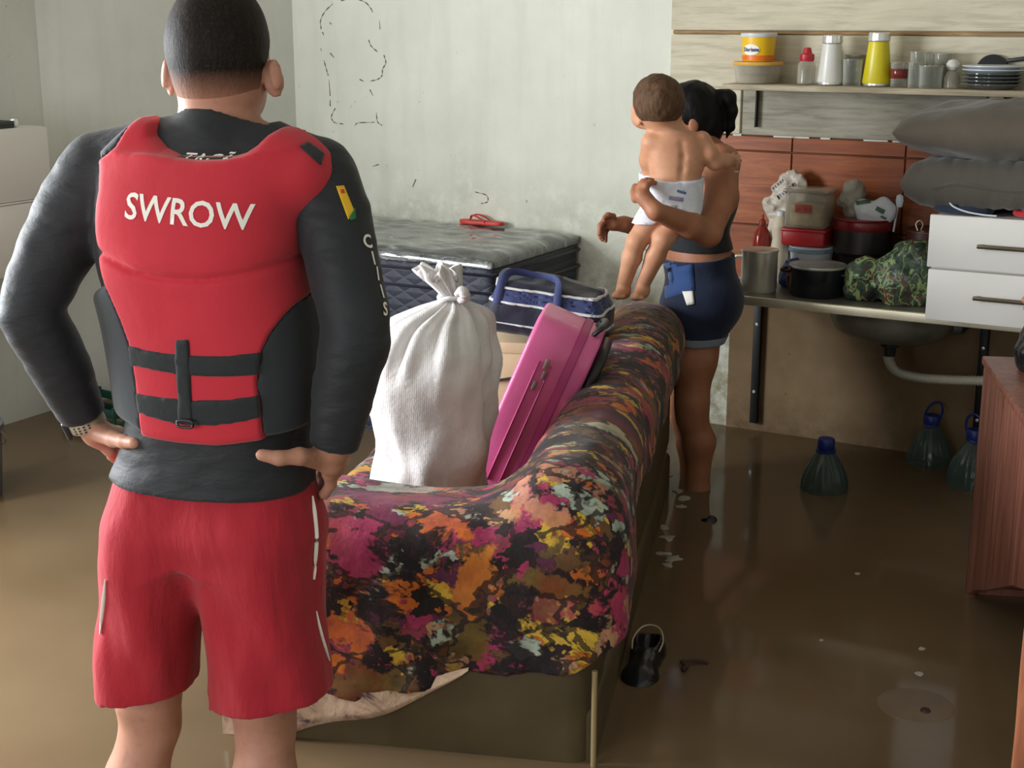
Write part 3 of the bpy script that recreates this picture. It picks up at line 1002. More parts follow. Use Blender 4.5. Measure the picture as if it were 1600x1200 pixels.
def print_on(body, bvh, c_px, width, height, tilt, parent, mt='print_white', off=0.006, ly=-0.155, lift=0.0012, name='lettering'):
    me = text_mesh(body, 1.0, off, 0.0)
    bm = bmesh.new(); bm.from_mesh(me)
    bmesh.ops.triangulate(bm, faces=bm.faces)
    for _ in range(2):
        lng = [e for e in bm.edges if e.calc_length() > 0.18]
        if lng: bmesh.ops.subdivide_edges(bm, edges=lng, cuts=2); bmesh.ops.triangulate(bm, faces=[f for f in bm.faces if len(f.verts) > 3])
    xs = [v.co.x for v in bm.verts]; ys = [v.co.y for v in bm.verts]
    x0, x1, y0, y1 = min(xs), max(xs), min(ys), max(ys)
    cx, cz = bk(*c_px, ly); ca, sa = math.cos(tilt), math.sin(tilt)
    for v in bm.verts:
        u = ((v.co.x - x0) / (x1 - x0) - 0.5) * width; w = ((v.co.y - y0) / (y1 - y0) - 0.5) * height
        X, Z = cx + u * ca - w * sa, cz + u * sa + w * ca
        hit = bvh.ray_cast(Vector((X, -0.5, Z)), Vector((0, 1, 0)))
        yy = hit[0].y if hit[0] is not None else ly
        v.co = Vector((X, yy - lift, Z))
    me2 = bpy.data.meshes.new(name); bm.to_mesh(me2); bm.free(); bpy.data.meshes.remove(me)
    return link(name, me2, mt, parent, False)


decal('shoulder_strap', [(468, 229), (480, 222), (506, 240), (500, 258)], vest_bvh, 'webbing', vest, 0.003)
print_on('SWROW', vest_bvh, (290, 332), 0.212, 0.043, math.radians(-4.5), vest, off=0.014)
sh_bvh = BVHTree.FromPolygons([v.co for v in shirt.data.vertices], [p.vertices for p in shirt.data.polygons])
print_on('TAÇÃO', sh_bvh, (322, 253), 0.110, 0.024, math.radians(-2), shirt, ly=-0.12, off=0.012)
# letters down the outside of the right sleeve, seen edge on
adn = Vector(ER_ - SR).normalized()
for ch, (px, py) in zip('CIIIS', ((566, 378), (576, 404), (583, 428), (590, 456), (595, 484))):
    a = on_surface(sh_bvh, px, py, 0.0); h0 = sh_bvh.find_nearest(a)
    tan = adn.cross(h0[1]).normalized()
    if tan.y < 0: tan = -tan
    me = text_mesh(ch, 0.032, 0.0008, 0.0)
    for v in me.vertices:
        h1 = sh_bvh.find_nearest(a + tan * (v.co.x + 0.012) - adn * v.co.y)
        v.co = h1[0] + h1[1].normalized() * 0.0016
    link('lettering', me, 'print_white', shirt, False)

# ---- shorts
Tf = Field((-0.34, -0.24, 0.46), (0.30, 0.24, 0.97), 0.0046)
pr = []
for zz, a, b, ay in ((0.965, 204, 472, 0.095), (0.90, 192, 484, 0.108), (0.85, 184, 491, 0.122), (0.80, 205, 470, 0.105)):
    py = {0.965: 735, 0.90: 795, 0.85: 826, 0.80: 860}[zz]
    A, B = pl(a, py), pl(b, py); pr.append((zz, (A[0] + B[0]) / 2, 0.0, (B[0] - A[0]) / 2 * 1.0, ay))
Tf.D = Tf.loft_d(pr, 0.0, True, 2.4)
for sgn, rws in ((-1, [(0.94, 206, 330, 0.090), (0.88, 190, 332, 0.108), (0.80, 176, 328, 0.124), (0.70, 172, 318, 0.114), (0.62, 170, 310, 0.110), (0.55, 167, 302, 0.107), (0.47, 166, 298, 0.104)]),
                 (1, [(0.94, 322, 470, 0.090), (0.88, 322, 486, 0.108), (0.80, 326, 496, 0.124), (0.70, 330, 503, 0.114), (0.62, 332, 508, 0.110), (0.55, 334, 512, 0.108), (0.46, 338, 515, 0.106)])):
    rr = []
    for zz, a, b, ay in rws:
        py = np.interp(zz, [0.46, 0.55, 0.62, 0.70, 0.80, 0.86, 0.94], [1110, 1040, 988, 930, 860, 820, 755])
        A, B = pl(a, py), pl(b, py); rr.append((zz, (A[0] + B[0]) / 2, -0.005, (B[0] - A[0]) / 2, ay))
    d = Tf.loft_d(rr, 0.0, True, 2.3); Tf.union((slice(None),) * 3, d, 0.05)
# folds
x, y, z = Tf.xyz()
Tf.D = Tf.D + (0.0042 * np.sin(x * 46 + 2.6 * np.sin(z * 8 + 1) + y * 14) * np.clip((0.93 - z) / 0.25, 0, 1)).astype(np.float32)
Tf.noise(0.006, 8, 8, 3, (1.4, 1.4, 0.5))
hem = np.where(x < hipx, pl(230, 1081, -0.05)[2] + (x - hipx + 0.09) * 0.10, pl(430, 1104, -0.05)[2] + (x - hipx - 0.09) * 0.14)
Tf.D = np.maximum(Tf.D, hem - z)
shorts_full = Tf.D.copy()
inner = shorts_full + 0.006
Tf.D = np.maximum(Tf.D, -np.maximum(shorts_full + 0.016, z - hem - 0.03).astype(np.float32))     # the hems hang open
shorts = Tf.obj('shorts', 'shorts_red', man, 2); shorts['label'] = 'red sports shorts with white side piping'
sh_t = BVHTree.FromPolygons([v.co for v in shorts.data.vertices], [p.vertices for p in shorts.data.polygons])
for q, r_ in ((((487, 775), (490, 800), (493, 840), (491, 880), (489, 905)), 0.0040), (((493, 955), (499, 985), (506, 1010), (513, 1032)), 0.0040), (((166, 905), (164, 935), (161, 965), (158, 990)), 0.0045)):
    P_ = [on_surface(sh_t, a, b, 0.0022) for a, b in q]
    tube_obj('piping', P_, [0.0015] + [r_] * (len(P_) - 2) + [0.002], 'print_white', shorts, 8, 6, flat=0.6)

# ---- watch on the left wrist
wt = empty('watch', (0, 0, 0)); wt.parent = man
wax = (WL_ - EL_) / np.linalg.norm(WL_ - EL_); q = Vector(wax).to_track_quat('Z', 'Y').to_matrix()
wc = Vector(WL_ + wax * 0.008)
V, F = lathe([(0.0325, -0.011), (0.0345, -0.009), (0.0345, 0.009), (0.0325, 0.011)], 28)
mesh_obj('watch_band', [wc + q @ Vector(v) for v in V], F, 'watch_strap', wt)
# the case sits on the outer side of the wrist
outd = Vector((-0.75, -0.35, -0.55)); outd = (outd - Vector(wax) * outd.dot(Vector(wax))).normalized()
cc = wc + outd * 0.036; mx = Matrix((outd.cross(Vector(wax)), Vector(wax), outd)).transposed()
bm = bmesh.new(); bm_box(bm, (-0.019, -0.019, -0.005), (0.019, 0.019, 0.006), 0.005, 3)
for v in bm.verts: v.co = cc + mx @ v.co
bm_obj('watch_case', bm, 'watch_case', wt)
for i in range(-1, 2):      # holes of the band on the side facing the room
    for j in range(4):
        ang = -1.0 + j * 0.27
        side = (outd * math.cos(ang + 1.9) + outd.cross(Vector(wax)) * math.sin(ang + 1.9))
        if side.y > 0: side = outd * math.cos(-ang - 1.9) + outd.cross(Vector(wax)) * math.sin(-ang - 1.9)
        p0 = wc + side * 0.0346 + Vector(wax) * (i * 0.0055)
        bm = bmesh.new(); bm_box(bm, (-0.0018, -0.0014, -0.0008), (0.0018, 0.0014, 0.0008), 0)
        m2 = Matrix((side.cross(Vector(wax)), Vector(wax), side)).transposed()
        for v in bm.verts: v.co = p0 + m2 @ v.co
        bm_obj('band_hole', bm, 'watch_case', wt)
# ================================================================== the woman holding a baby
cloth_mat('denim', srgb(22, 32, 56), 0.85, 0.25, 0.25, 14)
cloth_mat('denim_light', srgb(112, 120, 132), 0.85, 0.15, 0.2, 14)
cloth_mat('denim_pocket', srgb(44, 70, 118), 0.85, 0.2, 0.2, 14)
cloth_mat('top_black', srgb(20, 22, 28), 0.75, 0.1, 0.2, 14)
WRT = atz(1090, 763, WZ); WRT = Vector((WRT.x, WRT.y, 0.0))
woman = thing('person', 'dark-haired woman in denim shorts and black top standing in the water holding a baby', 'person', WRT)


def wp(px, py, dy=0.0): return np.array(aty(px, py, WRT.y + dy) - WRT)


Wf = Field((-0.46, -0.46, -0.02), (0.30, 0.34, 1.62), 0.0050)
# legs: near (her left) and far one a little in front
for dy, dx in ((0.0, 2), (0.15, -8)):
    hip = wp(1088 + dx * 0.6, 478, 0.06 + dy); mid = wp(1080 + dx, 560, dy + 0.02); kn = wp(1079 + dx, 640, dy); cf = wp(1090 + dx, 690, dy + 0.005); an = wp(1088 + dx, 775, dy)
    an2 = an.copy(); an2[2] = 0.075
    Wf.chain([hip, mid, kn + [0.0, 0, 0.02], kn + [0.002, 0, -0.03], cf, lerp(cf, an2, 0.6), an2], [0.105, 0.078, 0.052, 0.047, 0.051, 0.036, 0.031], 0.03)
    Wf.chain([an2 + [0.03, 0, -0.045], an2 + [-0.07, 0, -0.05], an2 + [-0.13, 0.0, -0.056]], [0.028, 0.028, 0.018], 0.02)
bp_ = wp(1103, 462, 0.09)
Wf.ell(bp_, (0.098, 0.145, 0.115), 0.04)
Wf.ell(wp(1118, 470, 0.08), (0.075, 0.13, 0.085), 0.04)
Wf.chain([wp(1092, 455, 0.10), wp(1086, 395, 0.10), wp(1092, 330, 0.10), wp(1104, 262, 0.10)], [0.090, 0.082, 0.090, 0.088], 0.05)
Wf.ell(wp(1096, 400, 0.10), (0.095, 0.125, 0.09), 0.04)
Wf.ell(wp(1106, 290, 0.11), (0.092, 0.155, 0.12), 0.05)
Wf.ell(wp(1062, 305, 0.12), (0.05, 0.10, 0.05), 0.04)
Wf.chain([wp(1104, 240, 0.11), wp(1088, 205, 0.11)], [0.052, 0.046], 0.03)
# near arm wrapped under the baby
Ls, Le, Lw = wp(1127, 255, -0.02), wp(1106, 364, -0.22), wp(1024, 330, -0.36)
Wf.chain([wp(1108, 246, 0.06), Ls, lerp(Ls, Le, 0.5) + [0.022, 0, 0], Le, lerp(Le, Lw, 0.35), Lw], [0.055, 0.056, 0.050, 0.041, 0.038, 0.027], 0.02)
lp = wp(1004, 306, -0.335)
Wf.chain([Lw, lp], [0.025, 0.025], 0.012)
for i, (a, b, c) in enumerate((((998, 296, -.30), (1000, 288, -.265), (1008, 286, -.23)), ((1001, 291, -.315), (1004, 284, -.285), (1013, 282, -.25)), ((1005, 288, -.325), (1010, 282, -.305), (1019, 282, -.285)), ((1010, 290, -.335), (1016, 285, -.325), (1023, 286, -.315)))):
    Wf.chain([lp, wp(*a), wp(*b), wp(*c)], [0.016, 0.011, 0.0095, 0.0085], 0.004)
Wf.chain([lp, wp(993, 311, -.32), wp(990, 300, -.30), wp(992, 291, -.285)], [0.017, 0.012, 0.0105, 0.0095], 0.005)
# far arm reaching to the left
Rs, Re, Rw = wp(1108, 256, 0.24), wp(1050, 372, 0.22), wp(975, 350, 0.12)
Wf.chain([Rs, Re, Rw], [0.052, 0.040, 0.026], 0.02)
rp_ = wp(957, 350, 0.10)
Wf.chain([Rw, rp_], [0.024, 0.023], 0.01)
for a, b, c in (((945, 344, .08), (938, 352, .07), (936, 366, .065)), ((945, 347, .10), (939, 356, .09), (938, 371, .085)), ((946, 352, .12), (941, 361, .11), (941, 374, .105)), ((948, 357, .135), (945, 366, .13), (946, 376, .125))):
    Wf.chain([rp_, wp(*a), wp(*b), wp(*c)], [0.016, 0.0105, 0.009, 0.008], 0.004)
Wf.chain([rp_, wp(958, 338, 0.085), wp(950, 336, 0.07), wp(944, 340, 0.06)], [0.015, 0.010, 0.0095, 0.008], 0.005)
# head in profile, facing left
hw = wp(1076, 178, 0.13)
Wf.ell(hw + [0.008, 0, 0.012], (0.092, 0.074, 0.088), 0.02)
Wf.ell(hw + [-0.035, 0, -0.045], (0.052, 0.056, 0.066), 0.03)
Wf.ell(hw + [-0.055, 0, -0.090], (0.030, 0.034, 0.026), 0.03)
Wf.chain([hw + [-0.085, 0, -0.005], hw + [-0.100, 0, -0.038]], [0.008, 0.011], 0.012)
for sg in (-1, 1):
    Wf.ell(hw + [-0.082, sg * 0.03, -0.008], (0.012, 0.013, 0.009), 0.005, None, True)
    Wf.ell(hw + [-0.073, sg * 0.03, -0.008], (0.010, 0.010, 0.010), 0.003)
    Wf.ell(hw + [0.008, sg * 0.074, -0.03], (0.017, 0.007, 0.028), 0.005)
for zz in (-0.062, -0.072): Wf.chain([hw + [-0.074, -0.018, zz], hw + [-0.088, 0, zz], hw + [-0.074, 0.018, zz]], [0.004, 0.006, 0.004], 0.005)
wfull = Wf.D.copy()
Wf.obj('body', 'skin_woman', woman, 2)
# hair with a raised ponytail
Hw = Field(tuple(hw - [0.15, 0.13, 0.24]), tuple(hw + [0.20, 0.13, 0.17]), 0.004)
Hw.ell(hw + [0.012, 0, 0.014], (0.097, 0.081, 0.093), 0.0)
Hw.ell(hw + [0.050, 0, -0.03], (0.060, 0.066, 0.075), 0.03)
Hw.chain([hw + [0.07, 0, -0.05], hw + [0.06, -0.01, -0.11], hw + [0.055, -0.01, -0.15]], [0.035, 0.024, 0.012], 0.03)
Hw.ell(hw + [-0.075, 0, -0.045], (0.065, 0.12, 0.075), 0.01, None, True)
tl = [hw + [0.082, -0.01, 0.020], hw + [0.100, -0.012, 0.056], hw + [0.122, -0.015, 0.050], hw + [0.135, -0.015, 0.010], hw + [0.132, -0.015, -0.040], hw + [0.124, -0.015, -0.075]]
Hw.chain(tl, [0.020, 0.022, 0.026, 0.022, 0.013, 0.005], 0.012)
Hw.noise(0.003, 40, 2, 2, (1, 1, 0.4))
hob = Hw.obj('hair', 'hair_black', woman, 2, attr=lambda V: np.ones(len(V))); hob['label'] = 'black hair tied in a ponytail'
tube_obj('hair_tie', [Vector(hw + [0.088, -0.012, 0.030]) + Vector((0.010 * math.sin(a) * -0.7, 0.024 * math.cos(a), 0.024 * math.sin(a))) for a in np.linspace(0, 2 * math.pi, 13)[:-1]], 0.0045, 'denim_light', woman, 6, 3, True)
# black top and denim shorts follow the body
x, y, z = Wf.xyz()
zt0 = wp(1080, 397, -0.02)[2]
armd = np.full_like(wfull, 9.0)
for pts, r_ in (((Ls, lerp(Ls, Le, 0.5) + [0.022, 0, 0], Le, Lw), 0.062), ((Rs, Re, Rw), 0.055)):
    for a, b in zip(pts[:-1], pts[1:]):
        ab = b - a; t = np.clip(((x - a[0]) * ab[0] + (y - a[1]) * ab[1] + (z - a[2]) * ab[2]) / (ab @ ab), 0, 1)
        armd = np.minimum(armd, np.sqrt((x - a[0] - t * ab[0]) ** 2 + (y - a[1] - t * ab[1]) ** 2 + (z - a[2] - t * ab[2]) ** 2) - r_)
topz = wp(1110, 322, 0)[2]
D = np.maximum(np.maximum(wfull - 0.008, np.maximum(zt0 - z, z - topz)), -armd)
D = np.maximum(D, wp(1040, 300, 0)[0] - 0.02 - x)
Wt = Wf.like(D); tp = Wt.obj('top', 'top_black', woman, 1); tp['label'] = 'black sleeveless top'
zs1, zs0 = wp(1080, 404, 0.0)[2], wp(1076, 536, 0.0)[2]
D = np.maximum(np.maximum(wfull - 0.011, -(wfull + 0.010)), np.maximum(zs0 - z, z - zs1 + (x - 0.05) * -0.10))
D = np.maximum(D, -armd)
Ws = Wf.like(D); Ws.noise(0.0020, 14, 5, 2); sh_w = Ws.obj('denim_shorts', 'denim', woman, 1); sh_w['label'] = 'dark blue denim shorts'
D = np.maximum(np.maximum(wfull - 0.015, -(wfull + 0.004)), np.maximum(zs0 - 0.004 - z, z - zs0 - 0.022)); D = np.maximum(D, -armd)
cf = Wf.like(D).obj('rolled_cuff', 'denim_light', sh_w, 1)
wsb = BVHTree.FromPolygons([v.co for v in sh_w.data.vertices], [p.vertices for p in sh_w.data.polygons])


def wdecal(name, poly, bvh, mt, parent, lift=0.0025, n=6, root=WRT, fb=0.0):
    V, F = [], []
    for lf in (lift, -0.003):
        for i in range(n + 1):
            for j in range(n + 1):
                u, w = i / n, j / n
                a = [poly[0][k] * (1 - u) * (1 - w) + poly[1][k] * u * (1 - w) + poly[2][k] * u * w + poly[3][k] * (1 - u) * w for k in (0, 1)]
                o = Vector((0, 0, CAMH)) - root; h = bvh.ray_cast(o, _ray(*a).normalized())
                if h[0] is None: h = bvh.find_nearest(Vector(aty(a[0], a[1], root.y + fb) - root))
                V.append(h[0] + h[1].normalized() * lf)
    m = (n + 1) ** 2
    for b in (0, m):
        for i in range(n):
            for j in range(n):
                k = b + i * (n + 1) + j; f = (k, k + n + 1, k + n + 2, k + 1); F.append(f if b else f[::-1])
    rim = [i * (n + 1) for i in range(n)] + [n * (n + 1) + j for j in range(n)] + [(n - i) * (n + 1) + n for i in range(n)] + [n - j for j in range(n)]
    for a, b in zip(rim, rim[1:] + rim[:1]): F.append((a, b, b + m, a + m))
    return mesh_obj(name, V, F, mt, parent)


wdecal('pocket', [(1036, 412), (1082, 404), (1086, 455), (1040, 466)], wsb, 'denim_pocket', sh_w, 0.003)
wdecal('torn_patch', [(1067, 456), (1083, 455), (1085, 475), (1074, 477)], wsb, 'print_white', sh_w, 0.005, 4)

# ---- the baby
BRT = Vector((aty(1040, 460, WRT.y - 0.22).x, WRT.y - 0.22, aty(1000, 466, WRT.y - 0.22).z))
baby = thing('person', 'bare-backed baby in a white nappy carried on the arm', 'person', BRT)


def bpnt(px, py, dy=0.0): return np.array(aty(px, py, BRT.y + dy) - BRT)


Yf = Field((-0.20, -0.16, -0.03), (0.26, 0.20, 0.74), 0.0034)
hb = bpnt(1029, 160, 0.0)
Yf.ell(hb + [0, 0.0, 0.004], (0.072, 0.080, 0.073), 0.01)
Yf.ell(hb + [-0.028, 0.040, -0.030], (0.048, 0.048, 0.048), 0.03)
Yf.ell(hb + [-0.045, 0.055, -0.055], (0.024, 0.026, 0.020), 0.03)
Yf.chain([hb + [-0.062, 0.085, -0.022], hb + [-0.066, 0.090, -0.030]], [0.007, 0.009], 0.01)
Yf.ell(hb + [-0.060, -0.002, -0.048], (0.006, 0.015, 0.022), 0.005, np.array(Matrix.Rotation(math.radians(-35), 3, 'Z')))
Yf.ell(hb + [0.066, 0.015, -0.040], (0.006, 0.013, 0.020), 0.005)
Yf.chain([hb + [0.004, 0.01, -0.05], bpnt(1052, 216, 0.01)], [0.042, 0.044], 0.025)
tr = []
for py, a, b, ay in ((205, 1030, 1084, 0.040), (217, 1010, 1102, 0.056), (235, 1009, 1107, 0.062), (258, 1014, 1102, 0.064), (280, 1018, 1095, 0.064), (300, 1015, 1094, 0.066), (325, 1014, 1092, 0.066), (345, 1022, 1086, 0.058)):
    A, B = bpnt(a, py), bpnt(b, py); tr.append((A[2] * 0.5 + B[2] * 0.5, (A[0] + B[0]) / 2, 0.01, (B[0] - A[0]) / 2, ay))
d = Yf.loft_d(tr); Yf.union((slice(None),) * 3, d, 0.02)
# spine hollow
for a, b in zip(((1066, 225), (1068, 245), (1066, 265)), ((1068, 245), (1066, 265), (1064, 285))):
    pa, pb = bpnt(*a, -0.056), bpnt(*b, -0.056)
    x, y, z = Yf.xyz(); ab = pb - pa; t = np.clip(((x - pa[0]) * ab[0] + (z - pa[2]) * ab[2]) / (ab[0] ** 2 + ab[2] ** 2), 0, 1)
    Yf.D += (0.0035 * np.exp(-(((x - pa[0] - t * ab[0]) ** 2 + (z - pa[2] - t * ab[2]) ** 2) / 0.010 ** 2)) * (y < 0)).astype(np.float32)
Yf.chain([bpnt(1018, 222, 0.0), bpnt(1013, 250, 0.03), bpnt(1016, 278, 0.07), bpnt(1030, 270, 0.11)], [0.032, 0.026, 0.022, 0.018], 0.015)     # left arm round her
Yf.chain([bpnt(1096, 220, 0.0), bpnt(1108, 240, -0.01), bpnt(1117, 253, 0.0), bpnt(1134, 251, 0.03), bpnt(1142, 249, 0.05)], [0.030, 0.027, 0.024, 0.021, 0.017], 0.012)
hnd = bpnt(1144, 249, 0.06)
for q in ((0.016, 0.018, 0.006), (0.019, 0.016, -0.002), (0.017, 0.014, -0.009), (0.012, 0.012, -0.014)): Yf.chain([hnd, hnd + np.array(q), hnd + np.array(q) * 1.6 + [0, 0.008, -0.004]], [0.012, 0.0075, 0.006], 0.003)
Yf.chain([hnd, hnd + [0.004, 0.006, 0.016]], [0.010, 0.0065], 0.003)
for hip, kn, an, toe in (((1026, 335, -0.01), (994, 378, -0.04), (974, 447, 0.0), (966, 461, -0.03)), ((1062, 338, -0.02), (1036, 374, -0.06), (1004, 446, -0.02), (995, 463, -0.055))):
    a, b, c, t_ = (bpnt(*q) for q in (hip, kn, an, toe))
    Yf.chain([a, b, lerp(b, c, 0.35), c], [0.046, 0.030, 0.029, 0.021], 0.012)
    Yf.chain([c + [0.004, 0.012, -0.012], c + [0, -0.004, -0.018], t_], [0.020, 0.020, 0.015], 0.012)
    for i in range(5): Yf.chain([t_ + [(i - 2) * 0.006, 0.006, 0], t_ + [(i - 2) * 0.0075, -0.014 + abs(i - 1) * 0.002, -0.004]], [0.007, 0.0055 + 0.002 * (i == 4)], 0.003)
bfull = Yf.D.copy()
Yf.obj('body', 'skin_baby', baby, 2)
x, y, z = Yf.xyz()
hd = np.sqrt((x - hb[0]) ** 2 / 0.075 ** 2 + (y - hb[1]) ** 2 / 0.083 ** 2 + (z - hb[2] - 0.004) ** 2 / 0.076 ** 2) - 1
D = np.maximum(hd * 0.073 - 0.004, -(hd * 0.073 + 0.008))
line = hb[2] - 0.052 + np.clip((y - hb[1] + 0.01) / 0.08, 0, 1) * 0.085 + 0.0 * x
D = np.maximum(D, line - z)
D = np.maximum(D, -(np.sqrt((x - hb[0] + 0.055) ** 2 + (y - hb[1] - 0.06) ** 2 + (z - hb[2] + 0.02) ** 2) - 0.062))
gh = Yf.like(D); gh.noise(0.0022, 55, 4, 2, (1, 1, 0.5)); oh = gh.obj('hair', 'hair_brown', baby, 2, attr=lambda V: np.ones(len(V)))
oh['label'] = 'short brown baby hair'


def diaper_mat():
    t = NT('nappy')
    nz = t.noise(30, 4); v = t.n('ShaderNodeTexVoronoi'); v.inputs['Scale'].default_value = 26
    t.link(t.tc.outputs['Object'], v.inputs['Vector'])
    base = t.ramp(nz.outputs[0], [(0.3, srgb(212, 216, 232)), (0.7, srgb(236, 238, 244))])
    col = t.mix(t.ramp(v.outputs['Distance'], [(0.10, (0.5,) * 3), (0.16, (0, 0, 0))]), base, srgb(150, 165, 205))
    t.set(color=col, rough=0.8); t.bump(nz.outputs[0], 0.3, 0.008)


diaper_mat()
simple('print_lilac', srgb(160, 158, 192), 0.8, var=0.05)
simple('print_blue', srgb(100, 124, 180), 0.8, var=0.05)
simple('print_grey', srgb(176, 180, 170), 0.8, var=0.05)
zt, zb = bpnt(1055, 284, -0.06)[2], bpnt(1050, 350, -0.05)[2]
legcut = np.minimum(*[np.sqrt((x - q[0]) ** 2 + (y - q[1]) ** 2 + (z - q[2]) ** 2) - 0.045 for q in (bpnt(1004, 368, -0.04), bpnt(1036, 368, -0.06))])
D = np.maximum(bfull - 0.010, np.maximum(z - zt - (y + 0.05) * 0.12, zb - z)); D = np.maximum(D, -(bfull + 0.012)); D = np.maximum(D, -legcut)
Dg = Yf.like(D); Dg.noise(0.0020, 30, 6, 2); nappy = Dg.obj('nappy', 'nappy', baby, 2); nappy['label'] = 'white printed nappy'
nb = BVHTree.FromPolygons([v.co for v in nappy.data.vertices], [p.vertices for p in nappy.data.polygons])
for poly, mt in (([(1046, 306), (1068, 309), (1067, 315), (1045, 312)], 'print_lilac'), ([(1046, 320), (1058, 321), (1057, 327), (1046, 326)], 'print_grey'), ([(1038, 331), (1047, 332), (1046, 337), (1038, 336)], 'print_blue'), ([(1058, 296), (1072, 300), (1071, 304), (1058, 300)], 'print_blue')):
    wdecal('print', poly, nb, mt, nappy, 0.0018, 3, BRT, -0.06)
# ================================================================== furniture and belongings
def room_thing(name, label, cat, e, n, z=0.0, rot=0.0, group=None):
    return thing(name, label, cat, RM(e, n, z), ROOM + rot, group)


def to_room(v): return Vector((v.x * math.cos(R29) - v.y * math.sin(R29), v.x * math.sin(R29) + v.y * math.cos(R29), v.z))


def fbox(F_, lo, hi, r, k=0.0, ret=False):
    """rounded box into a field"""
    x, y, z = F_.xyz(); c = (np.array(lo) + np.array(hi)) / 2; b = (np.array(hi) - np.array(lo)) / 2 - r
    qx, qy, qz = np.abs(x - c[0]) - b[0], np.abs(y - c[1]) - b[1], np.abs(z - c[2]) - b[2]
    d = np.sqrt(np.maximum(qx, 0) ** 2 + np.maximum(qy, 0) ** 2 + np.maximum(qz, 0) ** 2) + np.minimum(np.maximum(qx, np.maximum(qy, qz)), 0) - r
    d = d.astype(np.float32)
    if ret: return d
    F_.union((slice(None),) * 3, d, k)


# ---------------------------------------------------------------- sofa
simple('sofa_vinyl', srgb(84, 71, 46), 0.5, var=0.22, scale=4, bump=0.1, bscale=40)
simple('sofa_piping', srgb(150, 130, 92), 0.6, var=0.1)
SO = Vector((0.185, 2.76, 0)); SYAW = math.radians(-10.8)
sofa = thing('sofa', 'olive vinyl sofa with its back to the kitchen, under the patterned cover', 'sofa', SO, SYAW)
SLEN = 1.92
for nm, lo, hi, bv in (('base', (-0.86, 0.02, 0.0), (-0.01, SLEN, 0.32), 0.02), ('seat', (-0.88, 0.24, 0.30), (-0.2, SLEN - 0.02, 0.44), 0.05),
                       ('backrest', (-0.215, 0.03, 0.30), (-0.01, SLEN, 0.80), 0.08), ('arm', (-0.86, 0.0, 0.05), (-0.02, 0.27, 0.70), 0.05)):
    box(nm, lo, hi, 'sofa_vinyl', sofa, bv, 4)
tube_obj('piping', [(-0.012, -0.002, 0.0), (-0.012, -0.004, 0.15), (-0.012, -0.004, 0.30), (-0.012, -0.002, 0.42)], 0.006, 'sofa_piping', sofa, 8, 6)
tube_obj('piping', [(-0.005, 0.03, 0.60), (0.0, 0.6, 0.60), (0.0, 1.2, 0.60), (-0.005, SLEN - 0.02, 0.60)], 0.006, 'sofa_piping', sofa, 8, 6)


